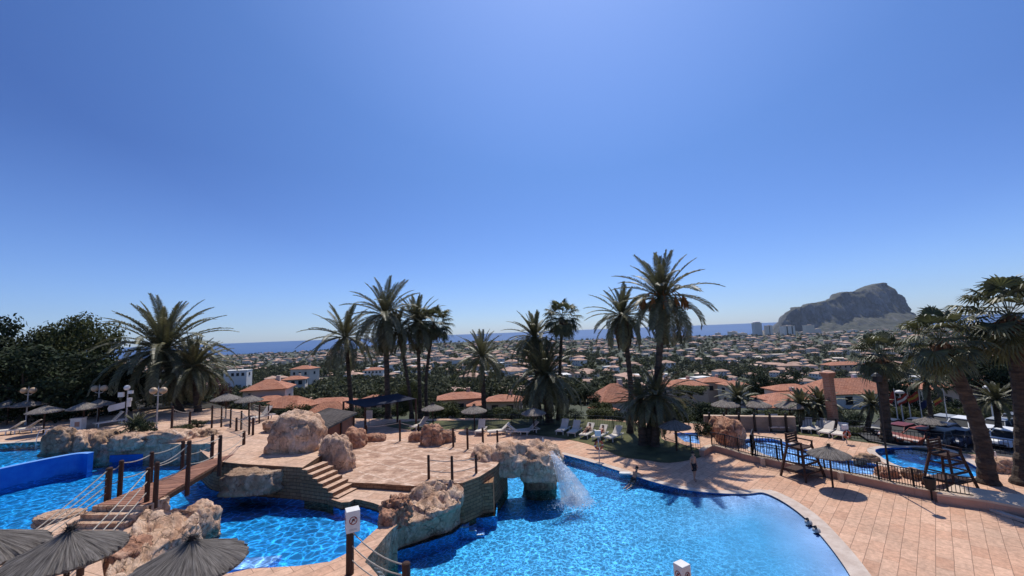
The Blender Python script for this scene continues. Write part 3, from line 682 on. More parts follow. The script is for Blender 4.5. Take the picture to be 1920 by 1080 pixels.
def facing(name, px, z, zb, grow=.04, world=None):
    """blue tiled wall below the waterline, a little proud of the masonry"""
    q = [Vector((*v, 0)) for v in (world or P2(px, z))]; mb = MB(); L = []
    for i, p in enumerate(q):
        t = (q[min(i + 1, len(q) - 1)] - q[max(i - 1, 0)]).normalized(); n = Vector((t.y, -t.x, 0)); L.append(p + n * grow)
    for a, b in zip(L, L[1:]): mb.face([(a.x, a.y, zb), (b.x, b.y, zb), (b.x, b.y, z - .01), (a.x, a.y, z - .01)])
    for a, b, c, d in zip(L, L[1:], q, q[1:]): mb.face([(a.x, a.y, z - .01), (b.x, b.y, z - .01), (d.x, d.y, z - .01), (c.x, c.y, z - .01)])
    return struct(name, mb, 'pooltile')
facing('middle_pool_lining', None, CW, .5, .05, [(p.x, p.y) for p in wb] + P2([(600, 941), (622, 945)], CW) + P2([(630, 939), (640, 943), (656, 942), (664, 937), (676, 938), (700, 944), (722, 952), (742, 949)], 1.65))
facing('middle_pool_lining', None, CW, .5, .06, P2([(745, 968), (716, 987), (668, 1032), (645, 1045), (618, 1058), (560, 1066), (470, 1071), (380, 1090)], CW))
facing('big_pool_lining', [(680, 1110), (690, 1056), (702, 1046), (715, 1045), (745, 1032), (800, 1016), (850, 999), (866, 984), (868, 972), (905, 970), (929, 967), (931, 950), (929, 925)], -.05, -1.2, .06)
# rock arch with the waterfall
arch = empty('rock_arch', tuple(P(960, 955, -.1)), 0, 'natural looking rock arch over the water with a waterfall on its right', 'rock arch')
pm = MB().prism(P2([(866, 968), (905, 966), (926, 963), (928, 950), (926, 925), (870, 925)], -.1), -1.8, 1.5, 0)
for k_ in range(len(pm.v)): pm.v[k_] = tuple(Vector(pm.v[k_]) - arch.location)
pm.build('block_pier', 'block', parent=arch)
rock_px('pillar', None, 1013, 948, 58, 58, 1.7, -.9, 51, 'rockgrey', parent=arch, k=4, amp=.13)
rock_px('lintel', None, 916, 898, 70, 50, 2.4, 1.0, 52, 'rock', parent=arch, k=2.8, amp=.15)
rock_px('lintel', None, 962, 892, 96, 50, 2.6, 1.2, 53, 'rock', parent=arch, k=2.7, amp=.16)
rock_px('lintel', None, 1016, 902, 84, 54, 2.7, .95, 54, 'rock', parent=arch, k=2.5, amp=.16)
# causeway and near terrace
nt_ = P2([(380, 1085), (470, 1066), (560, 1061), (618, 1053), (645, 1040), (667, 1027), (716, 982), (738, 972), (745, 984), (735, 992), (722, 1006), (708, 1024), (690, 1044), (684, 1054), (694, 1062), (706, 1076), (722, 1100), (740, 1130), (640, 1300), (300, 1300)], NEAR)
struct('near_terrace', MB().prism(nt_, -2.4, NEAR, 0, 1), ['paving', 'rockgrey'])
rock_px('boulder', 'dark wet rock under the causeway beside the rope fence', 712, 1062, 46, 44, 1.0, .2, 47, 'rockgrey', k=2.8)
# near left ground, steps and rocks
G = 2.4
ng = P2([(-420, 1040), (0, 1006), (60, 996), (150, 966), (268, 962), (276, 978), (225, 1012), (190, 1050), (200, 1120), (300, 1300), (-420, 1400)], G)
struct('near_left_ground', MB().prism(ng, -2, G, 0, 1), ['path', 'rock'])
ne_l, ne_r = P(182, 947, 3.0), P(277, 946, 3.0); fr_r, fr_l = P(440, 851, 2.97), P(390, 862, 2.97)
sdir = (ne_r - ne_l).normalized(); fwd_ = Vector((sdir.y, -sdir.x, 0))
stp = empty('bridge_steps', (ne_l.x, ne_l.y, G), 0, 'broad stone steps climbing to the near end of the plank bridge', 'stairs')
for i in range(3):
    a = ne_l - sdir * (.1 + .14 * i); b = ne_r + sdir * .05 - sdir * .1 * i; z = 3.0 - .2 * i
    pl = [a - fwd_ * .5, b - fwd_ * .5, b + fwd_ * (.32 * (i + .3)), a + fwd_ * (.32 * (i + .3))]
    m_ = MB().prism([(p.x, p.y) for p in pl], -1 + .01 * i, z - .012)
    m_.v = [tuple(Vector(v) - stp.location) for v in m_.v]; m_.build('step', 'rock', parent=stp)
rock_px('boulder', 'small square rock block at the right near corner of the bridge', 294, 961, 34, 24, .7, 2.5, 61, 'rock', k=5, top=.7)
rock_px('boulder', 'rounded grey pink rock at the pool edge right of the bridge steps', 372, 1018, 66, 56, 1.5, 1.2, 64, 'rock', k=3, amp=.15)
rock_px('boulder', 'reddish rock below the left near parasol', 205, 1100, 150, 60, 1.6, 1.5, 66, 'rockred', k=3.2, amp=.18)
_tp = [(272, 958, 2.85), (312, 954, 2.8), (352, 951, 2.7), (368, 957, 2.5), (374, 976, 2.3), (345, 1000, 2.2), (296, 1032, 2.1), (246, 1082, 1.9), (205, 1090, 2.0), (204, 1052, 2.25), (236, 1006, 2.5), (258, 976, 2.7)]
_tw = [Vector(v) for v in P3(_tp)]; _tc2 = sum(_tw, Vector()) / len(_tw)
def grow_(f, dz, zmin): return [(_tc2.x + (v.x - _tc2.x) * f, _tc2.y + (v.y - _tc2.y) * f, max(zmin, v.z - dz)) for v in _tw]
loft('boulder', [[(x, y, .2) for x, y, z in grow_(1.16, 3, 0)], grow_(1.13, .9, .6), grow_(1.06, .35, .9), [tuple(v) for v in _tw]], 63, 'rock', amp=.15, topamp=.22, n=120, label='long layered pink rock sloping from the bridge steps down to the near parasols')
rock_px('boulder', 'sandy rock slab along the left side of the near steps', 112, 985, 90, 20, 1.2, 2.2, 67, 'rock', k=3, top=.5)
# rocks round the left pools
for i, (xc, yb, wd, hp, dm, lab, m) in enumerate([
    (112, 852, 60, 42, 1.6, 'square grey rock at the corner of the upper left pool', ('rockgrey', 2.3)),
    (186, 868, 84, 52, 2.4, 'grey rock where the blue dividing wall ends', ('rockgrey', 1.25)),
    (146, 846, 60, 32, 1.8, 'red topped rock between the two grey rocks by the dividing wall', ('rock', 2.3)),
    (228, 868, 72, 26, 2.0, 'low pale ledge at the water edge below the round bush', ('rock', 1.25)),
    (288, 864, 90, 38, 2.2, 'long low grey rock at the far edge of the left pool', ('rockgrey', 1.25)),
    (346, 858, 78, 44, 2.4, 'lumpy pink rock at the far edge of the left pool beside the bridge', ('rock', 1.25)),
    (318, 834, 90, 22, 2.0, 'flat pink rock on the terrace above the far edge of the left pool', ('rock', 2.4)),
    (250, 842, 76, 24, 2.0, 'pink rock around the foot of the round bush', ('rock', 2.3)),
    (388, 852, 40, 40, 1.4, 'grey rock under the far end of the plank bridge', ('rockgrey', 1.25))]):
    m, zb_ = m
    rock_px('boulder', lab, xc, yb, wd, hp, dm, zb_, 71 + i, m, k=3.4, amp=.15)
# ================================================================== palms
def frond(mb, rs, az, e0, droop, L, n=26, leaf=.5, wdt=.055, sag=.25, twist=0.0):
    """feather frond: curved midrib with two rows of leaflets"""
    d0 = Vector((math.cos(az), math.sin(az), 0)); sd_ = Vector((-math.sin(az), math.cos(az), 0)); up = Vector((0, 0, 1))
    p = Vector((0, 0, 0)) + d0 * .12; pts = [p.copy()]; tang = []; ds = L / n
    for i in range(n):
        s = (i + .5) / n; e = e0 - droop * s ** 1.6
        t = d0 * math.cos(e) + up * math.sin(e); tang.append(t); p = p + t * ds + sd_ * twist * s * ds; pts.append(p.copy())
    for i in range(0, n):                                                # midrib as a thin ribbon prism
        wv = .035 * (1 - i / n) + .012; a, b = pts[i], pts[i + 1]; nr = tang[i].cross(sd_)
        mb.face([a - sd_ * wv, b - sd_ * wv * .95, b + nr * wv, a + nr * wv]); mb.face([a + nr * wv, b + nr * wv, b + sd_ * wv * .95, a + sd_ * wv])
    for i in range(2, n + 1):
        s = i / n; t = tang[min(i, n - 1)]; nr = -t.cross(sd_).normalized() if t.cross(sd_).z < 0 else t.cross(sd_).normalized()
        l = leaf * (.45 + .55 * math.sin(PI * min(1, s * .9 + .08))) * (1 if s < .9 else .8)
        if s < .15: l *= .5
        for q in (-1, 1):
            for hlf in (0, .5):
                fw = .55 + .5 * s + rs.uniform(-.12, .12)
                dd = (t * fw + sd_ * q * 1.0 + nr * (.42 + rs.uniform(-.2, .2))).normalized()
                a = pts[i] - t * ds * hlf; m = a + dd * l * .55; e = a + dd * l * rs.uniform(.85, 1.1) - up * l * sag
                wv = (t - dd * t.dot(dd)).normalized() * wdt * .5
                mb.face([a - wv * .7, m - wv, e, m + wv, a + wv * .7])
def phoenix(seed, n, L, elo, ehi, dlo, dhi, leaf=.5, wdt=.06):
    rs = random.Random(seed); mb = MB()
    for i in range(n):
        f = i / n; e0 = math.radians(ehi + (elo - ehi) * f ** .9 + rs.uniform(-7, 7))
        frond(mb, rs, i * 2.39996 + rs.uniform(-.2, .2), e0, math.radians(dlo + (dhi - dlo) * f + rs.uniform(-8, 8)), L * (1 - .15 * rs.random()) * (.82 + .18 * min(1, f * 3)), leaf=leaf, wdt=wdt, twist=rs.uniform(-.25, .25))
    return mb
def fanpalm(seed, n, R, elo=-60, ehi=80):
    """fan palm crown: petioles ending in pleated, drooping-tipped fans"""
    rs = random.Random(seed); mb = MB(); up = Vector((0, 0, 1))
    for i in range(n):
        f = i / n; az = i * 2.39996 + rs.uniform(-.2, .2); e0 = math.radians(ehi + (elo - ehi) * f + rs.uniform(-8, 8))
        d0 = Vector((math.cos(az), math.sin(az), 0)); sd_ = Vector((-math.sin(az), math.cos(az), 0))
        t = d0 * math.cos(e0) + up * math.sin(e0); pl = R * rs.uniform(.50, .66); t2 = (t - up * .28).normalized()
        a = t * .1; m = a + t * pl * .6; b = m + t2 * pl * .4
        mb.bar(a, m, .05, .03); mb.bar(m, b, .04, .025)
        e1 = e0 - .35; ax = (d0 * math.cos(e1) + up * math.sin(e1)); nr = ax.cross(sd_).normalized()
        if nr.z < 0: nr = -nr
        K = 26; fr = R * rs.uniform(.33, .42); pr = None
        for k in range(K + 1):
            th = math.radians(-125 + 250 * k / K); dd = ax * math.cos(th) + sd_ * math.sin(th)
            fold = nr * (.04 if k % 2 else -.04) * fr
            q1 = b + dd * fr * .6 + fold - up * .02; q2 = b + dd * fr * rs.uniform(.92, 1.06) - up * fr * rs.uniform(.16, .42) + fold * .5
            if pr: mb.face([b, pr[0], q1])
            wv = (ax * -math.sin(th) + sd_ * math.cos(th)) * fr * .05
            mb.face([q1 - wv, q2 - wv * .25, q2 + wv * .25, q1 + wv]); pr = (q1, q2)
    return mb
def trunk_mesh(pts, r0, r1, rough=.06, n=12):
    rs = random.Random(int(abs(pts[0][0] * 100)) + 5); sp = smooth_line(pts, 10); N = len(sp); mb = MB()
    rad = [(r0 + (r1 - r0) * (i / (N - 1)) ** .7) * (1 + (.35 * max(0, 1 - i / 3))) * (1 + rough * (1 if i % 2 else -1) + rs.uniform(-.03, .03)) for i in range(N)]
    mb.tube(sp, rad, n); return mb
def skirt(seed, n, R, r0):
    rs = random.Random(seed); mb = MB()
    for i in range(n):
        az = rs.uniform(0, 2 * PI); d = Vector((math.cos(az), math.sin(az), 0)); s = Vector((-d.y, d.x, 0)); z0 = rs.uniform(-.3, .1) * R
        a = d * r0 + Vector((0, 0, z0)); b = a + d * R * rs.uniform(.12, .3) - Vector((0, 0, R * rs.uniform(.15, .3))); c = b - Vector((0, 0, R * rs.uniform(.3, .7))) - d * R * .1
        w_ = R * rs.uniform(.03, .08); mb.face([a - s * w_ * .4, b - s * w_, b + s * w_, a + s * w_ * .4]); mb.face([b - s * w_, c - s * w_ * rs.uniform(.1, .6), c + s * w_ * rs.uniform(.1, .6), b + s * w_])
    return mb
PH = {}
def crown_mesh(key):
    if key in PH: return PH[key]
    mb = {'tall': lambda: phoenix(3, 60, 4.2, -62, 86, 20, 82, .56, .06), 'tall2': lambda: phoenix(5, 50, 4.2, -58, 84, 24, 84, .55, .06),
          'open': lambda: phoenix(8, 40, 4.2, -45, 84, 24, 70, .52, .058), 'canary': lambda: phoenix(13, 84, 4.2, -48, 88, 26, 96, .44, .055),
          'small': lambda: phoenix(17, 40, 4.2, -25, 86, 25, 75, .6, .09), 'fan': lambda: fanpalm(21, 40, 4.2), 'fan2': lambda: fanpalm(25, 36, 4.2, -62, 78), 'fan3': lambda: fanpalm(29, 36, 4.2, -50, 75)}[key]()
    o = mb.build('crown', 'fan' if key.startswith('fan') else 'frond'); PH[key] = o.data; bpy.data.objects.remove(o); return PH[key]
def palm(label, base, crown, key, rad, r0=.26, r1=.2, bend=(0, 0), rz=0.0, group=None, dead=0, fruit=False, z0=0.0, dep=None, name='palm_tree', squash=1.0):
    """base: pixel of the foot on level z0 (or distance dep), crown: pixel of the crown heart, rad: crown radius in pixels"""
    b = P(*base, z0) if dep is None else D(*base, dep)
    if dep is not None: b.z = min(b.z, z0 + .5)
    c = D(*crown, b.y + .2); t = empty(name, b, 0, label, 'palm tree', group); L = c - b
    mid1 = L * .33 + Vector((bend[0], bend[1], 0)); mid2 = L * .68 + Vector((bend[0], bend[1], 0)) * .8
    trunk_mesh([(0, 0, -.3 if z0 else -.1), mid1, mid2, L], r0, r1).build('trunk', 'trunk', t, smooth=False)
    if b.y > 41 and not z0: MB().tube([(0, 0, -4), (0, 0, 0)], r0 * 1.5, 10).build('root_flare', 'trunk', t)
    o = bpy.data.objects.new('crown', crown_mesh(key)); COL.objects.link(o); o.parent = t; o.location = L
    s = rad * b.y / F / 4.0; o.scale = (s, s, s * squash); o.rotation_euler = (rnd.uniform(-.06, .06), rnd.uniform(-.06, .06), rz)
    if dead:
        k = skirt(int(base[0]), int(60 * dead), s * 3.0, r1 * .7).build('dead_fronds', 'dead', t); k.location = L
    if fruit:
        rs = random.Random(4); mb = MB()
        for i in range(12):
            a = i * .53 + .2; d = Vector((math.cos(a), math.sin(a), 0)); q = [d * .2, d * .9 + Vector((0, 0, .35)), d * 1.45 + Vector((0, 0, -.1)), d * 1.6 + Vector((0, 0, -.6))]
            mb.tube(q, [.03, .03, .05, .1], 5)
            for j in range(14):
                e = q[3] + Vector((rs.uniform(-.2, .2), rs.uniform(-.2, .2), rs.uniform(-.5, .3))); mb.tube([q[2], e], [.02, .035], 4)
        k = mb.build('fruit_stalks', 'fruit', t); k.location = L; k.scale = (s, s, s)
    return t
palm('large bushy palm rising over the lamps in front of the dark trees', (338, 772), (306, 655), 'canary', 122, .42, .36, rz=.4, z0=2.5)
palm('lower bushy palm half hidden behind the large bushy palm', (372, 772), (362, 690), 'canary', 78, .36, .3, rz=1.7, z0=2.5)
palm('leftmost straight palm with thin wispy crown behind the hut', (660, 772), (648, 632), 'open', 82, .30, .24, rz=.9)
palm('tallest of the left clump of palms with wide starry crown', (728, 784), (722, 590), 'tall2', 86, .34, .27, rz=.2)
palm('thin leaning palm curving out right of the starry palm', (772, 778), (746, 622), 'open', 60, .22, .18, bend=(.2, 0), rz=2.1)
palm('straight palm just right of the starry palm', (788, 774), (783, 604), 'tall', 64, .24, .2, rz=1.2)
palm('drooping palm at the right end of the left clump', (800, 772), (814, 608), 'fan2', 42, .22, .17, rz=.5, dead=.5, bend=(-.4, 0))
palm('short spreading palm standing alone between the two clumps', (908, 778), (904, 668), 'open', 66, .30, .25, rz=1.4)
palm('bushy palm with arching crown left of the round headed fan palm', (1012, 784), (1002, 632), 'tall', 62, .28, .23, rz=.7)
palm('dense low palm whose fronds hang to the hedge behind the loungers', (1030, 792), (1022, 706), 'canary', 88, .4, .34, rz=2.6)
palm('fan palm with small round head between feather palms', (1046, 788), (1054, 596), 'fan', 42, .2, .16, rz=.3, dead=.6)
palm('tall palm with brown thatched neck left of the tallest palm', (1181, 812), (1166, 592), 'tall2', 74, .26, .21, rz=1.9, dead=.5, fruit=False, bend=(.35, 0))
palm('tallest palm of all with orange date stalks under its crown', (1214, 832), (1242, 556), 'tall', 104, .36, .24, bend=(.25, 0), rz=.8, fruit=True)
palm('dark low palm under the tallest palm', (1228, 836), (1234, 742), 'tall2', 74, .34, .3, rz=.1)
palm('second thick trunk of the dark low palms beside the bent palm', (1205, 834), (1202, 752), 'tall2', 56, .34, .3, rz=1.1)
palm('small palm behind the grey masonry wall', (1384, 792), (1385, 748), 'small', 40, .25, .2, rz=.4)
palm('small grey green palm left of the brick pillar', (1506, 800), (1503, 762), 'small', 40, .22, .2, rz=1.1)
palm('spiky young palm touching the brick pillar', (1540, 800), (1538, 760), 'small', 44, .22, .2, rz=2.3)
palm('young palm behind the fan palm with brown skirt by the white house', (1625, 808), (1636, 760), 'small', 34, .22, .18, rz=.9)
palm('slim palm beyond the flag poles', (1746, 786), (1738, 716), 'small', 42, .2, .16, rz=1.5)
palm('palm in front of the ochre house near the car park lamp', (1872, 800), (1868, 750), 'small', 44, .22, .18, rz=2.0)
palm('straight fan palm with a brown skirt behind the splash pool', (1662, 822), (1653, 668), 'fan3', 56, .36, .28, rz=.6, dead=1.3)
palm('big leaning fan palm whose trunk crosses the parked cars', (1853, 906), (1762, 640), 'fan2', 74, .42, .28, bend=(.5, 0), rz=1.3, dead=.9)
palm('fan palm cut by the right edge of the view', (1918, 908), (1892, 592), 'fan', 88, .42, .3, bend=(.3, 0), rz=.2, dead=1.0)
# ================================================================== broadleaf trees, bushes
def leaf_cloud(seed, clumps, per, ls, flat=.75, inner=.0):
    """many small leaf blades in clumps; clumps = [(centre, radius)]"""
    rs = random.Random(seed); mb = MB()
    for c, r in clumps:
        c = Vector(c)
        for _ in range(int(per * r * r)):
            v = Vector((rs.gauss(0, 1), rs.gauss(0, 1), rs.gauss(0, 1))).normalized(); rr = r * (rs.random() ** .35) * rs.uniform(.8, 1.08)
            p = c + Vector((v.x * rr, v.y * rr, v.z * rr * flat)); s = ls * rs.uniform(.6, 1.3)
            n = (v * .8 + Vector((rs.uniform(-1, 1), rs.uniform(-1, 1), rs.uniform(-.4, 1.2)))).normalized(); u = n.orthogonal().normalized(); w_ = n.cross(u)
            a = rs.uniform(0, 6.28); u, w_ = u * math.cos(a) + w_ * math.sin(a), w_ * math.cos(a) - u * math.sin(a)
            mb.face([p - u * s * .5, p - w_ * s * .26 + u * s * .05, p + u * s * .55, p + w_ * s * .26 + u * s * .05])
    return mb
def tree_clumps(seed, R, Hc, n):
    rs = random.Random(seed); cl = []
    for i in range(n):
        a = i * 2.4 + rs.uniform(-.4, .4); z = rs.uniform(-.75, .95); rr = math.sqrt(max(.05, 1 - z * z)) * R * rs.uniform(.5, .82)
        cl.append(((rr * math.cos(a), rr * math.sin(a), z * Hc), R * rs.uniform(.26, .44)))
    cl.append(((0, 0, 0), R * .55)); return cl
TM = {}
def tree_data(key):
    if key not in TM:
        cfg = {'oak': (31, 5.0, 4.2, 26, 72, .46, 'leafdark'), 'oak2': (37, 5.0, 4.6, 30, 68, .48, 'leafdark'), 'mimosa': (41, 5.0, 3.6, 28, 80, .38, 'leafolive'), 'bronze': (43, 5.0, 4.0, 20, 55, .42, 'leafred'),
               'bush': (47, 5.0, 3.6, 16, 55, .55, 'leafdark'), 'bush2': (51, 5.0, 3.2, 18, 50, .6, 'leafolive'), 'cypress': (53, 5.0, 5.0, 18, 60, .6, 'leafdark')}[key]
        sd_, R, Hc, n, per, ls, m = cfg
        if key == 'cypress': cl = [((0, 0, z), 5 * (.62 - .05 * abs(z + 2)) * .55) for z in range(-5, 6, 1)]
        else: cl = tree_clumps(sd_, R, Hc, n)
        o = leaf_cloud(sd_, cl, per, ls).build('crown', m); TM[key] = o.data; bpy.data.objects.remove(o)
    return TM[key]
def tree(name, label, base, R, Hc, zc, key, rz=0.0, group=None, cat='tree', trunk=True):
    """base: world foot; R crown radius, Hc crown half height, zc crown centre above the foot"""
    t = empty(name, base, 0, label, cat, group)
    o = bpy.data.objects.new('crown', tree_data(key)); COL.objects.link(o); o.parent = t; o.location = (0, 0, zc); o.scale = (R / 5, R / 5, Hc / 4.4); o.rotation_euler = (0, 0, rz)
    if trunk:
        mb = MB(); th = max(.08, R * .06); mb.tube([(0, 0, -.3), (.05 * R, 0, zc * .5), (0, .03 * R, zc)], [th * 1.3, th, th * .6], 8)
        for k in range(4):
            a = k * 1.6 + rz; mb.tube([(.02 * R, 0, zc * (.45 + .1 * k)), (math.cos(a) * R * .35, math.sin(a) * R * .35, zc + Hc * .1), (math.cos(a) * R * .6, math.sin(a) * R * .6, zc + Hc * .4)], [th * .6, th * .4, th * .15], 6)
        mb.build('trunk', 'bark', t)
    return t
def tree_px(name, label, xc, ytop, ybase, wpx, dep, key, zb=None, rz=0.0, cat='tree', frac=.5, group=None, trunk=True):
    """crown spans wpx wide, top at ytop; foot at ybase pixel unless zb level is given"""
    s = dep / F; b = D(xc, ybase, dep)
    if zb is not None: b.z = zb
    top = D(xc, ytop, dep).z; Ht = top - b.z; Hc = Ht * frac; return tree(name, label, b, wpx * s / 2, Hc, Ht - Hc, key, rz, group, cat, trunk)
for i, (xc, yt, wpx, dep, key, lab) in enumerate([
    (-40, 552, 200, 44, 'oak', 'dark broad tree cut by the left edge of the view'),
    (62, 600, 160, 47, 'oak2', 'dark round tree behind the twin globe lamp'),
    (135, 606, 130, 52, 'mimosa', 'olive tree with reddish top left of the bushy palm'),
    (205, 588, 140, 50, 'mimosa', 'feathery olive tree touching the big bushy palm'),
    (0, 640, 160, 42, 'oak2', 'low dark tree shading the back of the left terrace'),
    (110, 655, 170, 43, 'oak', 'low dark tree behind the left terrace lamps'),
    (210, 662, 170, 44, 'oak2', 'low dark tree behind the white arrow board'),
    (280, 690, 130, 46, 'oak', 'dark undergrowth tree below the bushy palm'),
    (380, 725, 110, 50, 'bush', 'leafy shrub mass at the foot of the bushy palms')]):
    tree_px('broadleaf_tree', lab, xc, yt, 0, wpx, dep, key, zb=2.4, rz=i * 1.1, frac=.52)
tree_px('broadleaf_tree', 'bronze leaved tree left of the red tiled villa', 440, 705, 0, 46, 56, 'bronze', zb=-.5, frac=.5)
tree_px('broadleaf_tree', 'twin crowned dark tree left of the white house, left half', 1428, 700, 770, 62, 92, 'oak', rz=.3, frac=.5)
tree_px('broadleaf_tree', 'twin crowned dark tree left of the white house, right half', 1488, 698, 770, 60, 94, 'oak2', rz=1.3, frac=.5)
tree_px('broadleaf_tree', 'leafy green tree behind the flag poles', 1700, 690, 800, 56, 62, 'oak2', rz=2, frac=.5)
tree_px('broadleaf_tree', 'dark cypress shaped shrub by the ochre house', 1856, 736, 800, 30, 56, 'cypress', rz=0, frac=.5)
tree_px('broadleaf_tree', 'dark tree mass behind the big leaning fan palm', 1838, 655, 790, 130, 75, 'oak', rz=.7, frac=.55)
tree_px('broadleaf_tree', 'dark tree filling the gap at the right edge', 1925, 660, 800, 110, 70, 'oak2', rz=1.9, frac=.55)
tree_px('broadleaf_tree', 'shady tree between the dense palm and the terracotta house', 1098, 722, 795, 66, 58, 'oak', zb=-.6, rz=.4, frac=.55)
tree_px('broadleaf_tree', 'yellow green tree behind the leaning thin palm', 770, 716, 790, 50, 62, 'mimosa', zb=-1.5, rz=.4, frac=.55)
tree_px('broadleaf_tree', 'grey green tree right of the tallest palm', 1300, 720, 800, 74, 60, 'bush2', zb=-.6, rz=2.4, frac=.55)
for i, (xc, yt, yb, wpx, dep, key, lab) in enumerate([
    (838, 752, 790, 56, 55, 'bush2', 'shrub with pale flowers behind the lawn parasol'), (905, 764, 797, 56, 50, 'bush', 'dark clipped bush left of the lawn loungers'),
    (955, 768, 797, 52, 50, 'bush', 'dark clipped bush behind the middle lawn parasol'), (1000, 772, 795, 40, 51, 'bush', 'dark bush under the dense low palm'),
    (1070, 768, 792, 60, 49, 'bush', 'dark bush behind the pair of upright loungers'), (1128, 762, 796, 64, 48, 'bush2', 'leafy bush below the terracotta house'),
    (1172, 772, 806, 46, 44, 'bush', 'dark bush at the foot of the tall palms'), (1262, 756, 800, 70, 48, 'bush2', 'loose bush right of the dark low palm'),
    (1330, 752, 798, 60, 52, 'bush', 'dark bush left of the masonry wall'), (1322, 788, 828, 40, 37, 'bush', 'bushy plant on the wall beside the big red rock'),
    (700, 762, 786, 60, 60, 'bush', 'dark hedge bush behind the shade canopy'), (745, 758, 786, 50, 61, 'bush2', 'hedge bush behind the starry palm trunk'),
    (600, 782, 800, 60, 46, 'bush2', 'shrub beyond the high walkway posts'), (520, 768, 794, 44, 48, 'bush', 'shrub below the far villa roofs'),
    (1585, 766, 806, 60, 56, 'bush', 'dark shrub under the white house window'), (1690, 770, 806, 70, 58, 'bush', 'dark hedge behind the row of flags'),
    (1600, 800, 822, 50, 43, 'bush2', 'low flowering shrub in front of the thin railing'), (1640, 800, 824, 40, 43, 'bush', 'low dark shrub at the foot of the skirted fan palm'),
    (1462, 772, 800, 50, 60, 'bush2', 'shrub left of the young palms'), (262, 782, 838, 52, 32, 'bush', 'round dark bush growing out of the rocks by the left pool'),
    (478, 752, 792, 60, 56, 'bush', 'shrub under the orange tiled roof'), (560, 752, 790, 50, 62, 'bush2', 'bush left of the grey sloping roof'),
    (1845, 790, 812, 70, 60, 'bush', 'hedge behind the silver cars')]):
    tree_px('shrub', lab, xc, yt, yb, wpx, dep, key, rz=i * .7, cat='bush', frac=.55, trunk=True)
for i, (xc, yt, yb, wpx, dep) in enumerate([(1270, 760, 800, 60, 54), (1325, 764, 800, 60, 58), (1368, 766, 800, 52, 62), (1410, 768, 800, 56, 56), (1452, 764, 800, 60, 62), (1488, 772, 802, 44, 52), (1530, 768, 802, 50, 60), (1560, 776, 804, 40, 54), (1600, 772, 806, 56, 52), (1240, 766, 798, 50, 58), (1348, 752, 790, 70, 78), (1440, 748, 788, 70, 84), (1286, 748, 790, 80, 80), (1215, 756, 792, 60, 66), (985, 764, 792, 50, 60), (880, 760, 790, 60, 62), (1128, 748, 790, 50, 62), (815, 752, 788, 60, 64), (655, 764, 790, 50, 56), (940, 760, 790, 50, 64)]):
    tree_px('shrub', 'unclipped garden shrub in the belt of greenery just beyond the lawns', xc, yt, yb, wpx, dep, ('bush', 'bush2', 'bush')[i % 3], rz=i * .9, cat='bush', frac=.56, group='shrubs in the belt beyond the lawns')
for i, (xc, yt, yb, wpx, dep) in enumerate([(1700, 760, 800, 54, 56), (1732, 752, 800, 60, 64), (1772, 757, 800, 56, 58), (1806, 750, 800, 64, 66), (1838, 756, 800, 56, 60), (1790, 742, 790, 60, 90), (1740, 738, 790, 60, 96), (1885, 770, 806, 60, 54), (1915, 752, 800, 64, 64)]):
    tree_px('shrub', 'rounded garden bush on the bank beyond the car park', xc, yt, yb, wpx, dep, ('bush2', 'bush')[i % 2], rz=i * .9, cat='bush', frac=.56, group='bushes on the bank beyond the car park')
tree_px('shrub', 'leafy plant between the left rocks and the slack rope fence', 338, 796, 826, 40, 34, 'bush2', zb=2.5, cat='bush', frac=.55)
tree_px('shrub', 'low dark plant against the far side of the high walkway', 368, 786, 815, 36, 36, 'bush', zb=2.5, cat='bush', frac=.55)
t = palm('stubby cycad like palm on the rocks by the round bush', (256, 822), (256, 800), 'small', 32, .12, .1, z0=2.5, name='low_palm', rz=.5)
# ================================================================== bridge, ropes, posts
br = empty('plank_bridge', ((ne_l.x + ne_r.x) / 2, ne_l.y, 2.9), 0, 'sloping bridge of red brown planks over the left pool', 'bridge')
def loc_mb(mb, o): mb.v = [tuple(Vector(v) - o.location) for v in mb.v]; return mb
mb = MB(); NB = 46
for i in range(NB):
    s, e = i / NB, (i + .93) / NB; jit = rnd.uniform(-.012, .012)
    a = ne_l.lerp(fr_l, s); b = ne_r.lerp(fr_r, s); c = ne_r.lerp(fr_r, e); d = ne_l.lerp(fr_l, e)
    u = Vector((0, 0, .0 + jit)); k = Vector((0, 0, -.06))
    A, B, C_, D_ = a + u, b + u, c + u, d + u
    mb.face([A, B, C_, D_]); mb.face([A + k, D_ + k, C_ + k, B + k]); mb.face([A, A + k, B + k, B]); mb.face([C_, C_ + k, D_ + k, D_]); mb.face([B, B + k, C_ + k, C_]); mb.face([D_, D_ + k, A + k, A])
loc_mb(mb, br).build('deck_boards', 'deck', br)
for a, b in ((ne_l, fr_l), (ne_r, fr_r)):
    loc_mb(MB().bar(a + Vector((0, 0, -.17)), b + Vector((0, 0, -.17)), .16, .2), br).build('beam', 'wood', br)
def post_mb(h, r=.085):
    m = MB(); m.tube([(0, 0, -.25), (0, 0, h * .5), (0, 0, h - .03), (0, 0, h)], [r * 1.05, r, r * .98, r * .7], 10); return m
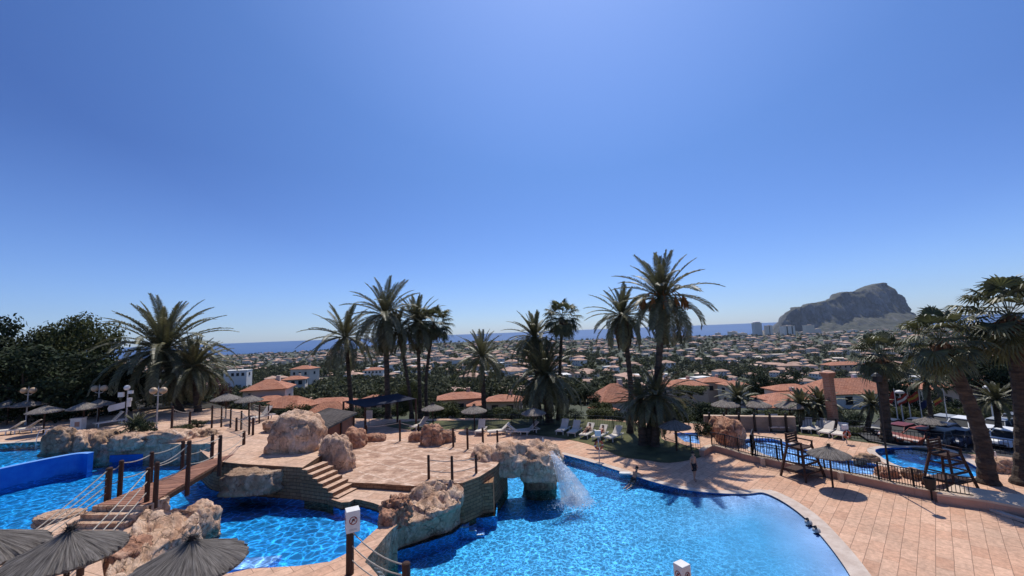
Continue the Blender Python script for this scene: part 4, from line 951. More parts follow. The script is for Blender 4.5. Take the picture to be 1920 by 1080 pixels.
def railing(name, label, posts, fr, z, sag=.12, cat='rope railing', r=.085, net=False, gaps=(), extra=()):
    """posts: (x, y foot, y top[, level]) pixels in order; ropes hang between neighbours at the heights fr"""
    W = []
    for q in posts:
        b = P(q[0], q[1], q[3] if len(q) > 3 else z); W.append((b, max(.4, D(q[0], q[2], b.y).z - b.z)))
    t = empty(name, W[0][0], 0, label, cat)
    for b, h in W:
        o = post_mb(h, r).build('post', 'wood', t); o.location = b - t.location
    for i in range(len(W) - 1):
        if i in gaps: continue
        for f in fr:
            a = W[i][0] + Vector((0, 0, W[i][1] * f)); c = W[i + 1][0] + Vector((0, 0, W[i + 1][1] * f))
            loc_mb(MB().tube(rope_pts(a, c, sag), .022, 5), t).build('rope', 'rope', t)
        if net:
            m = MB(); n = 12
            for k in range(n + 1):
                s = k / n; a = W[i][0].lerp(W[i + 1][0], s); hh = W[i][1] * (1 - s) + W[i + 1][1] * s; sg = sag * 4 * s * (1 - s)
                if k < n:
                    for q in range(1, 5):
                        a2 = W[i][0].lerp(W[i + 1][0], (k + 1) / n); h2 = hh * q / 5
                        m.bar(a + Vector((0, 0, h2 - sg * .5)), a2 + Vector((0, 0, h2 - sg * .5)), .014)
                m.bar(a + Vector((0, 0, .05)), a + Vector((0, 0, hh * fr[0] - sg)), .014)
            loc_mb(m, t).build('netting', 'rope', t)
    return t
railing('rope_railing', 'rope railing with dark posts on the pool island side of the plank bridge', [(291, 941, 866), (351, 918, 826), (411, 883, 816), (457, 833, 808)], (.93, .52), 2.98, .14, r=.09)
railing('rope_railing', 'rope railing with dark posts on the far side of the plank bridge', [(203, 936, 876), (224, 929, 863), (282, 905, 847), (341, 880, 826), (397, 859, 814)], (.93, .5), 2.98, .12, r=.09)
railing('rope_railing', 'netted rope railing beside the near steps, running down to a lone short post', [(51, 1036, 1002, 2.4), (201, 937, 877, 2.98)], (.95, .72, .48, .25), 2.4, .05, r=.11)
railing('rope_railing', 'ropes slanting from the bridge steps down behind the left near parasol', [(275, 941, 877, 2.98), (150, 1080, 1010, 2.4)], (.94, .62, .3), 2.4, .05, r=.09)
railing('rope_railing', 'netted rope railing along the left edge of the high walkway', [(397, 797, 760), (415, 795, 762), (432, 802, 767), (452, 806, 770), (467, 815, 781)], (.93, .45), 2.95, .08, r=.07, net=True)
railing('rope_railing', 'pair of short posts with a rope at the inner edge of the high walkway', [(443, 808, 783), (474, 816, 783)], (.9,), 2.95, .05, r=.08)
railing('rope_railing', 'netted rope railing at the back of the high walkway', [(467, 775, 754), (486, 794, 758), (503, 786, 760)], (.93, .5), 2.95, .06, r=.06, net=True)
railing('rope_railing', 'slack rope fence left of the high walkway by the bushy palms', [(321, 818, 762, 2.5), (355, 808, 771, 2.5)], (.92, .55), 2.5, .1, r=.08, net=True)
railing('rope_railing', 'rope railing along the back of the round stage', [(687, 823, 797), (750, 827, 787), (785, 823, 795), (850, 838, 802), (877, 842, 802), (906, 845, 802), (933, 834, 807)], (.86,), 1.95, .05, r=.07)
railing('rope_railing', 'three dark posts with thin ropes at the front of the round stage', [(804, 898, 853), (848, 902, 855), (893, 887, 852)], (.8, .35), 1.95, .04, r=.07)
nr = railing('rope_railing', 'rope fence sagging from the sign post to the last post above the spillway', [(656, 1076, 985, 1.5), (762, 1120, 1054, 1.5)], (.92, .62, .32), 1.5, .22, r=.13)
def sign_box(label, top, wpx, hpx, dep, postz, post=True):
    """white square box with a round prohibition sign on each side, standing on a post"""
    c = D(*top, dep); s = dep / F; wd, h = wpx * s * .74, hpx * s; t = empty('sign_box', (c.x, c.y, c.z - h), math.radians(28), label, 'sign')
    m = MB(); m.box((0, 0, h / 2), (wd, wd, h)); b = m.build('housing', 'white', t)
    bv = b.modifiers.new('edge', 'BEVEL'); bv.width = .015; bv.segments = 2
    for k in range(4):
        a = k * PI / 2; rot = Matrix.Rotation(a, 4, 'Z'); m = MB(); m2 = MB(); m3 = MB(); R_ = wd * .30; n = 28; y = -wd / 2 - .004; zc = h * .56
        for j in range(n):
            p0, p1 = 2 * PI * j / n, 2 * PI * (j + 1) / n
            q = [Vector((math.cos(p) * r_, y, zc + math.sin(p) * r_)) for p, r_ in ((p0, R_), (p1, R_), (p1, R_ * .78), (p0, R_ * .78))]
            m.face([rot @ v for v in q][::-1])
        d = Vector((.707, 0, .707)); e = Vector((-.707, 0, .707)) * R_ * .11; c0 = Vector((0, y - .002, zc))
        m.face([rot @ v for v in (c0 - d * R_ * .85 - e, c0 + d * R_ * .85 - e, c0 + d * R_ * .85 + e, c0 - d * R_ * .85 + e)])
        # small diver silhouette and two lines of small print
        f0 = [(-.1, .42), (.02, .46), (.1, .3), (.32, .05), (.42, -.3), (.3, -.3), (.2, -.02), (-.02, .12), (-.3, -.1), (-.36, -.02)]
        m2.face([rot @ Vector((x * R_ * 1.2, y - .001, zc + z_ * R_ * 1.2)) for x, z_ in f0][::-1])
        for zz in (.16, .11): m3.face([rot @ Vector((x * wd, y - .001, h * z_)) for x, z_ in ((-.28, zz), (.28, zz), (.28, zz + .018), (-.28, zz + .018))])
        m.build('prohibition_ring', 'red', t); m2.build('diver_symbol', 'black', t); m3.build('small_print', 'greymetal', t)
    return t
sign_box('white no diving box sign on the dark post by the causeway', (661, 954), 31, 36, P(656, 1076, 1.5).y, 1.5)
sb = sign_box('white no diving box sign at the bottom edge in front of the big pool', (1278, 1056), 28, 36, 9.4, 1.5)
pz = sb.location.z
o = MB().tube([(0, 0, 0), (0, 0, pz - .1)], .09, 10).build('sign_post', 'wood', loc=(sb.location.x, sb.location.y, 0)); tag(o, 'dark post under the no diving box at the bottom edge', 'post')
# ================================================================== parasols
def thatch_mesh(R, hgt, seed, drop=.0):
    rs = random.Random(seed); n, m = 160, 14; mb = MB(); off = [rs.uniform(-.06, .03) for _ in range(n)]; rg = [rs.uniform(-1, 1) for _ in range(n)]
    for k in range(m + 1):
        f = k / m; r = .05 + (R - .05) * f
        for j in range(n):
            a = 2 * PI * j / n; rr = r * (1 + off[j] * f ** 4); z = hgt * (1 - f ** .88) + rg[j] * .022 * f + .03 * noise.noise(Vector((math.cos(a) * 2, math.sin(a) * 2, seed))) * f - .03 * f ** 6
            mb.v.append((rr * math.cos(a), rr * math.sin(a), z))
    for k in range(m):
        for j in range(n):
            a = k * n + j; b = k * n + (j + 1) % n; mb.f.append((a, b, b + n, a + n)); mb.mi.append(0)
            mb.uv[len(mb.f) - 1] = [(j / n, k / m), ((j + 1) / n, k / m), ((j + 1) / n, (k + 1) / m), (j / n, (k + 1) / m)]
    b0 = len(mb.v)
    for j in range(n): a = 2 * PI * j / n; mb.v.append((R * .97 * math.cos(a), R * .97 * math.sin(a), -.09))
    mb.v.append((0, 0, hgt - .16))
    for j in range(n):
        mb.f.append((m * n + j, m * n + (j + 1) % n, b0 + (j + 1) % n, b0 + j)); mb.f.append((b0 + j, b0 + (j + 1) % n, len(mb.v) - 1)); mb.mi += [0, 0]
    for _ in range(110):                                              # loose ends round the rim
        a = rs.uniform(0, 2 * PI); d = Vector((math.cos(a), math.sin(a), 0)); s = Vector((-d.y, d.x, 0)) * .012; p = d * R * .94 + Vector((0, 0, rs.uniform(-.05, .03)))
        e = p + d * rs.uniform(.07, .15) - Vector((0, 0, rs.uniform(.02, .07))); mb.face([p - s, e, p + s])
    return mb
def tuft_mesh(hgt, seed):
    rs = random.Random(seed); mb = MB(); mb.lathe([(.09, hgt - .14), (.075, hgt), (.06, hgt + .1), (.0, hgt + .13)], 12)
    for _ in range(90):
        a = rs.uniform(0, 2 * PI); d = Vector((math.cos(a), math.sin(a), 0)); s = Vector((-d.y, d.x, 0)) * .014; p = d * .05 + Vector((0, 0, hgt + rs.uniform(-.05, .06)))
        e = p + d * rs.uniform(.12, .3) + Vector((0, 0, rs.uniform(-.08, .2))); mb.face([p - s, e, p + s])
    return mb
PR, PHG = 1.12, .50
pm_ = [thatch_mesh(PR, PHG, 1).build('canopy', 'thatch'), tuft_mesh(PHG, 2).build('tuft', 'tuft'), MB().tube([(0, 0, 0), (0, 0, 1.9 + PHG * .8)], .055, 10).build('pole', 'wood')]
def parasol(label, x, y, z, s=1.0, hgt=1.84, rz=0.0, world=None, group=None):
    b = P(x, y, z) if world is None else Vector(world); t = empty('thatched_parasol', b, rz, label, 'parasol', group)
    for q, zz in zip(pm_, (hgt, hgt, 0)):
        c = q.copy(); COL.objects.link(c); c.parent = t; c.location = (0, 0, zz); c.scale = (s, s, s if zz else hgt / 1.84)
    return t
parasol('thatched parasol standing alone on the sunlit paving by the lifeguard chair', 1562, 914, 0, .95)
parasol('big grey thatched parasol left of centre at the bottom, nearest the middle pool', 0, 0, 0, 1.06, 1.86, .4, world=(P(358, 1052, 4.3).x, P(358, 1052, 4.3).y, 2.4))
parasol('big grey thatched parasol by the near left steps', 0, 0, 0, 1.08, 1.86, 1.4, world=(P(128, 1032, 4.3).x, P(128, 1032, 4.3).y, 2.4))
parasol('big thatched parasol cut off by the bottom left corner', 0, 0, 0, 1.2, 1.86, 2.2, world=(P(-42, 1034, 4.3).x, P(-42, 1034, 4.3).y, 2.4))
parasol('thatched parasol above the white box on the left terrace', 155, 805, 2.5, 1.05)
parasol('thatched parasol nearest the ladder of the upper left pool', 81, 813, 2.5, 1.05)
parasol('thatched parasol just left of the parasol by the pool ladder', 50, 796, 2.5, 1.05)
parasol('thatched parasol at the far left edge of the left terrace', 13, 797, 2.5, 1.1)
parasol('thatched parasol below the twin globe lamp behind the white box', 183, 797, 2.5, 1.0)
parasol('thatched parasol at the back left corner under the twin globe lamp', -6, 780, 2.5, 1.0)
parasol('thatched parasol left of the high walkway under the bronze tree', 423, 786, 2.5, 1.1)
parasol('thatched parasol right behind the high walkway posts', 466, 790, 2.5, 1.0)
parasol('pale parasol by the white flowering shrub on the lawn', 812, 800, 0, 1.05)
parasol('parasol between the lawn bushes above the left loungers', 890, 806, 0, 1.15)
parasol('parasol behind the lawn left of the upright loungers', 1002, 812, 0, 1.05)
parasol('dark shaded parasol on the lawn right of the tallest palm', 1269, 846, 0, 1.05)
parasol('far thatched parasol left behind the masonry wall', 1364, 796, 0, 1.15)
parasol('far thatched parasol in the middle behind the masonry wall', 1422, 797, 0, 1.15)
parasol('far thatched parasol at the right end of the masonry wall', 1484, 800, 0, 1.1)
parasol('dark parasol in front of the red cars', 1748, 832, -1.6, 1.0)
# ================================================================== loungers
def lounger_parts():
    f = MB()
    for s in (-.3, .3):
        f.box((0, s, .30), (1.9, .05, .07)); 
    for x in (-.93, -.35, .1, .5, .93): f.box((x, 0, .30), (.05, .6, .05))
    seat = MB()
    for k in range(9): seat.box((-.9 + k * .125 + .06, 0, .345), (.112, .56, .03))
    back = MB(); a = math.radians(38)
    for k in range(7):
        d = .06 + k * .115; back.box((.25 + math.cos(a) * d, 0, .36 + math.sin(a) * d), (.1, .56, .03), 0, 0, 0, -a)
    for s in (-.27, .27): back.bar((.25, s, .34), (.25 + math.cos(a) * .82, s, .34 + math.sin(a) * .82), .045)
    legs = []
    for x in (-.75, .62):
        for s in (-.29, .29): legs.append((x, s))
    return f, seat, back, legs
_f, _s, _b, _l = lounger_parts()
LP = [_f.build('frame', 'white'), _s.build('seat', 'sling'), _b.build('backrest', 'sling')] + [MB().box((x, s, .14), (.07, .05, .28)).build('leg', 'white') for x, s in _l]
def lounger(label, x, y, z, yaw, group='white loungers', up=0, k=1.25, world=None):
    t = empty('sun_lounger', P(x, y, z) if world is None else world, math.radians(yaw), label, 'sun lounger'); 
    for q in LP:
        c = q.copy(); COL.objects.link(c); c.parent = t; c.scale = (k, k, k)
        if q.name.startswith('backrest') and up: c.rotation_euler = (0, -math.radians(up), 0); c.location = (-.32 * k * (1 - math.cos(math.radians(up))) * -1, 0, -.28 * k * math.sin(math.radians(up)) * .9)
    return t
for lab, x, y, z, yaw, up in [
    ('raised white lounger on the lawn behind the craggy stage boulder', 787, 803, .02, 60, 0),
    ('white lounger left of the three on the lawn edge, draped with a towel', 902, 812, .02, 80, 25),
    ('white lounger in the middle of the lawn edge seen from the side', 936, 814, 0, 12, 0),
    ('white lounger right in the lawn edge row seen from its end', 972, 815, 0, 170, 0),
    ('low white lounger crossing behind the lawn edge row', 990, 812, .02, 20, 0),
    ('left of the pair of upright cream loungers on the lawn', 1056, 811, .02, 62, 10),
    ('right of the pair of upright cream loungers on the lawn', 1078, 814, .02, 62, 10),
    ('lounger with a sunbather right of the upright pair', 1102, 818, .02, 58, 0),
    ('lounger with a sunbather in the middle of the lawn row', 1126, 822, .02, 55, 0),
    ('cream lounger beside the life ring at the right end of the lawn row', 1152, 824, .02, 48, 0),
    ('white lounger on the right lawn with a sitting sunbather', 1459, 804, .02, 85, 25),
    ('dark towelled lounger left on the right lawn', 1437, 804, .02, 95, 25),
    ('white lounger behind the lifeguard chair', 1514, 808, .02, 50, 0),
    ('white lounger between the lifeguard chair and the flat pair', 1534, 809, .02, 30, 0),
    ('left of the two flat cream loungers by the brick pillar', 1552, 815, .02, 38, 0),
    ('right of the two flat cream loungers by the brick pillar', 1577, 819, .02, 38, 0),
    ('white lounger at the edge of the upper left pool', 42, 812, 2.5, 25, 0),
    ('white lounger behind the ladder of the upper left pool', 10, 815, 2.5, 25, 0),
    ('grey shaded lounger behind the white box on the left terrace', 206, 797, 2.5, 60, 10)]:
    lounger(lab, x, y, z, yaw, up=up, k=1.15)
lounger('white lounger beside the high walkway posts', 490, 788, 2.95, 70, up=10, k=1.1)
# ================================================================== lifeguard chairs
def guard_chair(label, x, y, z, rz, k=1.0):
    t = empty('lifeguard_chair', P(x, y, z), rz, label, 'lifeguard chair'); h, hw, tw = 1.75 * k, .95 * k, .5 * k
    for sx in (-1, 1):
        for sy in (-1, 1): MB().bar((sx * hw, sy * .72 * k, 0), (sx * tw, sy * .4 * k, h * 1.08), .11 * k).build('leg', 'wood', t)
    MB().box((0, 0, h), (1.12 * k, .9 * k, .08)).build('seat', 'wood', t)
    m = MB()
    for i in range(4): m.box((0, .42 * k, h + .22 * k + i * .15 * k), (1.05 * k, .05, .11 * k))
    for s in (-.5, .5): m.box((s * k, .44 * k, h + .38 * k), (.09, .09, .8 * k))
    m.build('backrest', 'wood', t)
    for s in (-.54, .54):
        m = MB(); m.box((s * k, 0, h + .34 * k), (.12 * k, .95 * k, .06)); m.box((s * k, -.42 * k, h + .17 * k), (.08, .08, .34 * k)); m.build('armrest', 'wood', t)
    m = MB()
    for i in range(3):
        f = .22 + i * .25; wv = hw + (tw - hw) * f; d = (.72 + (.4 - .72) * f) * k; m.bar((-wv, -d, h * 1.08 * f), (wv, -d, h * 1.08 * f), .09 * k)
        for s in (-1, 1): m.bar((s * wv, -d, h * 1.08 * f), (s * wv, d, h * 1.08 * f), .07 * k)
    m.build('rungs', 'wood', t)
    m = MB(); m.box((0, 0, h * .26), (1.5 * k, 1.15 * k, .05)); m.build('platform', 'wood', t)
    return t
guard_chair('brown wooden lifeguard chair on the sunlit paving left of the lone parasol', 1505, 893, 0, .45, 1.02)
guard_chair('brown wooden lifeguard chair in front of the splash pool', 1781, 912, 0, .3, 1.0)
# ================================================================== low wall with railing
fp = smooth_line([(*q, 0) for q in P2([(1316, 856), (1336, 846), (1368, 853), (1400, 863), (1450, 874), (1500, 885), (1560, 895), (1620, 908), (1700, 926), (1780, 941), (1852, 953)])], 5)
fn = empty('railed_wall', fp[0], 0, 'low pink wall with a black bar railing curving along the right paving', 'fence')
mb = MB(); cp_ = MB()
for i in range(len(fp) - 1):
    a, b = fp[i], fp[i + 1]; d = (b - a).normalized(); q = Vector((-d.y, d.x, 0)) * .16; hgt = .42 if i % 10 else .42
    mb.prism([((a + q).x, (a + q).y), ((a - q).x, (a - q).y), ((b - q).x, (b - q).y), ((b + q).x, (b + q).y)], -.2, hgt)
    q *= 1.25; cp_.prism([((a + q).x, (a + q).y), ((a - q).x, (a - q).y), ((b - q).x, (b - q).y), ((b + q).x, (b + q).y)], hgt, hgt + .04)
loc_mb(mb, fn).build('wall', 'pinkwall', fn); loc_mb(cp_, fn).build('wall_cap', 'beige', fn)
bars = MB(); rails = MB(); L = 0
for i in range(5, len(fp) - 3):
    a, b = fp[i], fp[i + 1]; n = max(1, round((b - a).length / .13))
    for k in range(n):
        p = a.lerp(b, k / n); bars.bar((p.x, p.y, .46), (p.x, p.y, 1.36), .022)
    for zz in (.52, 1.36): rails.bar((a.x, a.y, zz), (b.x, b.y, zz), .045)
    if i % 4 == 1: loc_mb(MB().box((a.x, a.y, .93), (.07, .07, .98)), fn).build('post', 'black', fn)
loc_mb(bars, fn).build('railing_bars', 'black', fn); loc_mb(rails, fn).build('rail', 'black', fn)
for x, y in ((1428, 872), (1573, 900), (1786, 943)):
    p = P(x, y, 0); loc_mb(MB().box((p.x, p.y - .16, .24), (.22, .22, .5)), fn).build('wall_pier', 'beige', fn)
# gate in the railing
g0, g1 = P(1412, 868, 0), P(1470, 878, 0); gt = empty('metal_gate', g0, 0, 'black metal gate standing open beside the wading pool', 'gate')
for nm, a, b in (('gate_leaf', g0, g1), ('gate_leaf', g0, g0 + Vector((1.0, 1.5, 0)))):
    m = MB(); n = 10
    for k in range(n + 1):
        p = a.lerp(b, k / n); m.bar((p.x, p.y, .5), (p.x, p.y, 1.85), .025 if 0 < k < n else .09)
    for zz in (.55, 1.2, 1.85): m.bar((a.x, a.y, zz), (b.x, b.y, zz), .05)
    loc_mb(m, gt).build(nm, 'black', gt)
# far thin railing behind the lawns and car park
def thin_fence(label, px, z, hgt=1.1, step=.16, m='black'):
    L = P2(px, z); t = empty('bar_fence', (*L[0], z), 0, label, 'fence'); mb = MB(); r_ = MB()
    for (ax, ay), (bx, by) in zip(L, L[1:]):
        n = max(1, int(math.dist((ax, ay), (bx, by)) / step))
        for k in range(n): mb.bar((ax + (bx - ax) * k / n, ay + (by - ay) * k / n, z), (ax + (bx - ax) * k / n, ay + (by - ay) * k / n, z + hgt), .02)
        for zz in (.1, hgt): r_.bar((ax, ay, z + zz), (bx, by, z + zz), .04)
        loc_mb(MB().box((ax, ay, z + hgt / 2), (.08, .08, hgt + .1)), t).build('post', m, t)
    loc_mb(mb, t).build('bars', m, t); loc_mb(r_, t).build('rail', m, t); return t
thin_fence('thin black railing behind the lawn loungers', [(905, 799), (960, 798), (1020, 798), (1080, 800), (1150, 803), (1240, 812)], 0)
thin_fence('thin black railing round the corner pool left of the red rock', [(1246, 822), (1270, 832), (1296, 842), (1318, 842)], 0, 1.0)
thin_fence('thin dark railing in front of the parked cars', [(1590, 822), (1660, 830), (1740, 838), (1850, 848), (1960, 862)], 0, 1.0, .2)
thin_fence('dark railing between the brick pillar and the skirted palm', [(1500, 808), (1570, 812), (1640, 818)], 0, 1.1, .2)
# pale capped planter wall at the right edge
m = MB(); q = P2([(1756, 925), (1800, 931), (1850, 938), (1960, 958), (1960, 934), (1850, 918), (1790, 908)], .5)
pw = MB().prism(q, 0, .4).build('planter_wall', 'pinkwall'); tag(pw, 'long planter wall with a broad pale cap at the right edge', 'wall'); MB().prism(q, .4, .5).build('wall_cap', 'beige', parent=pw)
# masonry wall behind the wading pool
m = MB(); q0, q1 = P(1322, 806, 0), P(1494, 810, 0); mw = empty('masonry_wall', q0, 0, 'grey masonry wall behind the wading pool lawn', 'wall')
d = (q1 - q0); nrm = Vector((-d.y, d.x, 0)).normalized() * .3
loc_mb(MB().prism([(q0.x, q0.y), (q1.x, q1.y), (q1.x + nrm.x, q1.y + nrm.y), (q0.x + nrm.x, q0.y + nrm.y)], 0, 1.2), mw).build('wall', 'stone', mw)
loc_mb(MB().prism([(q0.x - nrm.x * .2, q0.y - nrm.y * .2), (q1.x - nrm.x * .2, q1.y - nrm.y * .2), (q1.x + nrm.x * 1.2, q1.y + nrm.y * 1.2), (q0.x + nrm.x * 1.2, q0.y + nrm.y * 1.2)], 1.2, 1.28), mw).build('wall_cap', 'beige', mw)
for k in range(6):
    p = q0.lerp(q1, (k + .3) / 6); loc_mb(MB().box((p.x, p.y - .2, .8), (.14, .14, 1.6)), mw).build('post', 'black', mw)
# brick pillar
b = P(1564, 806, 0); s = b.y / F; hh = 95 * s; pl = empty('brick_pillar', b, .3, 'tall square brick pillar with a stepped cap beside the young palms', 'pillar'); wd = 15 * s * .8
m = MB(); m.prism([(-wd / 2, -wd / 2), (wd / 2, -wd / 2), (wd / 2, wd / 2), (-wd / 2, wd / 2)], 0, hh); m.build('shaft', 'brick', pl)
for k, f in enumerate((.22, .5, .78)): MB().box((0, 0, hh * f), (wd * 1.06, wd * 1.06, .08)).build('band', 'pinkwall', pl)
m = MB(); m.box((0, 0, hh + .1), (wd * 1.25, wd * 1.25, .2)); m.box((0, 0, hh + .28), (wd * 1.5, wd * 1.5, .16)); m.build('cap', 'brick', pl)
# rocks at the right pools
rock_px('boulder', 'big dark red rock between the wall plant and the wading pool', 1370, 838, 48, 44, 2.4, 0, 91, 'rockred', k=2.6, amp=.2)
rock_px('boulder', 'lower red rock in front of the masonry wall', 1352, 822, 40, 34, 2.0, 0, 92, 'rockred', k=2.6, amp=.2)
rock_px('boulder', 'long dark rock on the near edge of the wading pool', 1626, 868, 50, 12, .8, 0, 93, 'rockgrey', k=2.8)
rock_px('boulder', 'brown rocks behind the railing left of the black lamp post', 1664, 898, 44, 16, 1.0, 0, 94, 'rockred', k=2.6, amp=.22)
rock_px('boulder', 'dark pointed rocks behind the railing right of the black lamp post', 1712, 902, 32, 18, 1.0, 0, 95, 'rockgrey', k=2.3, amp=.25)
rock_px('boulder', 'pale rocks by the end of the splash pool under the leaning palm', 1872, 890, 60, 24, 1.5, 0, 96, 'rock', k=2.6)
# ================================================================== lamps, poles, signs
def pole(name, label, x, y, z, ytop, cat, r=.05, m='greymetal'):
    b = P(x, y, z); h = D(x, ytop, b.y).z - z; t = empty(name, b, 0, label, cat); MB().tube([(0, 0, 0), (0, 0, .25), (0, 0, .26), (0, 0, h)], [r * 1.8, r * 1.8, r, r * .8], 10).build('pole', m, t); return t, h
def globe(r, n=16): return [(0.001 + r * math.sin(PI * k / n), -r * math.cos(PI * k / n)) for k in range(n + 1)]
def twin_lamp(label, x, y, ytop):
    t, h = pole('globe_lamp', label, x, y, 2.5, ytop, 'lamp', .06)
    MB().lathe([(.03, h), (.05, h + .12), (.02, h + .3), (.0, h + .42)], 10).build('finial', 'greymetal', t)
    MB().tube([(-.42, 0, h - .28), (-.3, 0, h - .4), (0, 0, h - .45), (.3, 0, h - .4), (.42, 0, h - .28)], .03, 8).build('arm', 'greymetal', t)
    for s in (-.42, .42): o = MB().lathe(globe(.28), 18, (s, 0, h - .02)).build('globe', 'lampamber', t, smooth=True)
    return t
twin_lamp('twin globe lamp above the far left parasols', 48, 797, 732)
twin_lamp('twin globe lamp behind the white box parasol', 182, 796, 728)
twin_lamp('twin globe lamp left of the bushy palms, standing by the rocks', 293, 806, 732)
t, h = pole('floodlight_pole', 'pole with white floodlights, a round lamp and a white arrow board', 236, 796, 2.5, 728, 'sign pole', .06)
MB().lathe(globe(.24), 16, (-.05, -.05, h + .05)).build('round_lamp', 'white', t, smooth=True)
for dx, dz, sx, sz in ((-.5, -.55, .5, .42), (.35, -.35, .42, .28), (.3, -1.0, .36, .28), (.25, -1.4, .3, .5)): MB().box((dx, -.1, h + dz), (sx, .14, sz)).build('floodlight', 'white', t)
m = MB(); m.face([(-1.7, -.1, h - 1.75), (-1.55, -.1, h - 2.05), (-.12, -.1, h - 1.75), (-.12, -.1, h - 1.2), (-1.55, -.1, h - 1.5)]); m.face([(-1.7, -.06, h - 1.75), (-1.55, -.06, h - 1.5), (-.12, -.06, h - 1.2), (-.12, -.06, h - 1.75), (-1.55, -.06, h - 2.05)]); m.build('arrow_board', 'white', t)
t, h = pole('black_lamp_post', 'thin black lamp post rising from the railed wall', 1671, 918, 0, 706, 'lamp post', .055, 'black')
m = MB(); m.box((0, -.05, h - .1), (.3, .3, .3)); m.lathe([(.25, h + .05), (.12, h + .2), (0, h + .26)], 8); m.build('lantern', 'black', t)
for lab, x, y, yt in (('white globe street lamp between the flag poles', 1697, 806, 737), ('white globe street lamp in front of the ochre house', 1867, 806, 728)):
    t, h = pole('street_lamp', lab, x, y + 6, -1.7, yt, 'street lamp', .06, 'white')
    MB().lathe([(.05, h - .1), (.36, h + .02), (.4, h + .1), (.25, h + .26), (0, h + .32)], 18).build('lamp_head', 'white', t, smooth=True)
FL = [('red', ['red'], 1687, 'plain red flag blowing left on the leftmost flag pole'), ('redwhite', ['red', 'white', 'red'], 1712, 'red and white striped flag on the second flag pole'), ('redyellow', ['red', 'yellow', 'red'], 1733, 'red and yellow striped flag on the middle flag pole'),
      ('blue', ['blue'], 1752, 'dark blue flag on the fourth flag pole'), ('tri', ['black', 'yellow', 'red'], 1780, 'black, yellow and red flag streaming on the rightmost flag pole')]
for i, (nm, cs, x, lab) in enumerate(FL):
    t, h = pole('flag_pole', 'pale ' + ('pole of the ' + lab.split(' flag')[0] + ' flag'), x, 812, -1.7, 728 + (i % 2) * 3, 'flag pole', .05, 'white')
    m = MB(); W_, H_ = 1.35, .85; nx = 10; nb = len(cs)
    for j in range(nx):
        for q in range(nb):
            pt = []
            for (u, v) in ((j, q), (j + 1, q), (j + 1, q + 1), (j, q + 1)):
                f = u / nx; hang = [.75, .5, .45, .8, .6][i]
                pt.append((-W_ * f * (1 - hang * .45), .12 * math.sin(f * 7 + v) * f, h - .15 - H_ * v / nb * (1 - .12 * f) - W_ * f * hang))
            m.face(pt, q)
    fl = m.build('flag', cs if len(cs) > 1 else cs[0]); fl.location = t.location; tag(fl, lab, 'flag')
# life rings
def ring_stand(label, x, y, z, hpx, k=1.0):
    b = P(x, y, z); t = empty('life_ring_stand', b, 0, label, 'life ring'); h = hpx * b.y / F
    MB().tube([(0, 0, 0), (0, 0, h * .8)], .035, 8).build('pole', 'greymetal', t)
    MB().box((0, 0, h * .86), (.42 * k, .2, .38 * k)).build('sign_panel', 'white', t)
    m = MB(); R_, r_ = .27 * k, .075 * k; n1, n2 = 28, 10; zc = h * .5
    for i in range(n1):
        for j in range(n2):
            def q(a, b_): A = 2 * PI * a / n1; B = 2 * PI * b_ / n2; rr = R_ + r_ * math.cos(B); return (rr * math.cos(A), -.1 + r_ * math.sin(B), zc + rr * math.sin(A))
            m.face([q(i, j), q(i + 1, j), q(i + 1, j + 1), q(i, j + 1)], 1 if (i % 7) < 1 else 0)
    m.build('ring', ['ring', 'white'], t)
ring_stand('orange life ring under a white panel on a pole at the pool edge', 1124, 864, 0, 56)
ring_stand('small life ring stand on the paving by the flat loungers', 1588, 832, 0, 34, .9)
def white_panel(label, x, y, z, wpx, hpx, lift):
    b = P(x, y, z); s = b.y / F; t = empty('information_sign', b, 0, label, 'sign')
    MB().tube([(0, 0, 0), (0, 0, lift * s + .1)], .04, 8).build('pole', 'greymetal', t); MB().box((0, -.06, (lift + hpx / 2) * s), (wpx * s, .06, hpx * s)).build('panel', 'white', t)
    m = MB()
    for k in range(3): m.box((0, -.095, (lift + hpx * (.25 + .22 * k)) * s), (wpx * s * .6, .006, hpx * s * .07))
    m.build('small_print', 'greymetal', t)
white_panel('white information sign under the dark shade canopy', 692, 800, 0, 13, 15, 14)
white_panel('white sign box at the right edge of the splash pool paving', 1862, 872, 0, 12, 14, 10)
t = empty('white_cabinet', P(146, 806, 2.5), .25, 'small white cabinet under the left terrace parasol', 'cabinet')
MB().box((0, 0, .5), (.8, .6, .95)).build('housing', 'white', t); MB().box((.1, -.31, .52), (.34, .02, .4)).build('red_emblem', 'pinkwall', t); MB().box((0, 0, 1.0), (.88, .68, .06)).build('lid', 'plasterw', t)
# litter bin on a post
b = P(1748, 938, 0); t = empty('litter_bin', b, 0, 'black litter bin on a thin post by the railed wall', 'bin'); MB().tube([(0, 0, 0), (0, 0, .7)], .035, 8).build('post', 'black', t)
MB().lathe([(.0, .55), (.2, .55), (.26, 1.1), (.24, 1.1), (.2, .65)], 16).build('bucket', 'black', t)
# ladders
def ladder(label, x, y, z, w_=.5, h=.85, rz=0):
    t = empty('pool_ladder', P(x, y, z), rz, label, 'ladder')
    for s in (-w_ / 2, w_ / 2):
        pts = [(s, .55, 0), (s, .55, h * .8), (s, .45, h), (s, .25, h), (s, .1, h * .85), (s, -.02, h * .3), (s, -.05, -.6)]
        MB().tube(smooth_line(pts, 5), .025, 8).build('handrail', 'steel', t)
    m = MB()
    for k in range(3): m.box((0, -.06, -.15 - .25 * k), (w_, .1, .03))
    m.build('rungs', 'steel', t)
ladder('steel pool ladder behind the rock arch', 1013, 844, 0, .55)
ladder('steel pool ladder of the upper left pool', 75, 829, 2.5, .5)
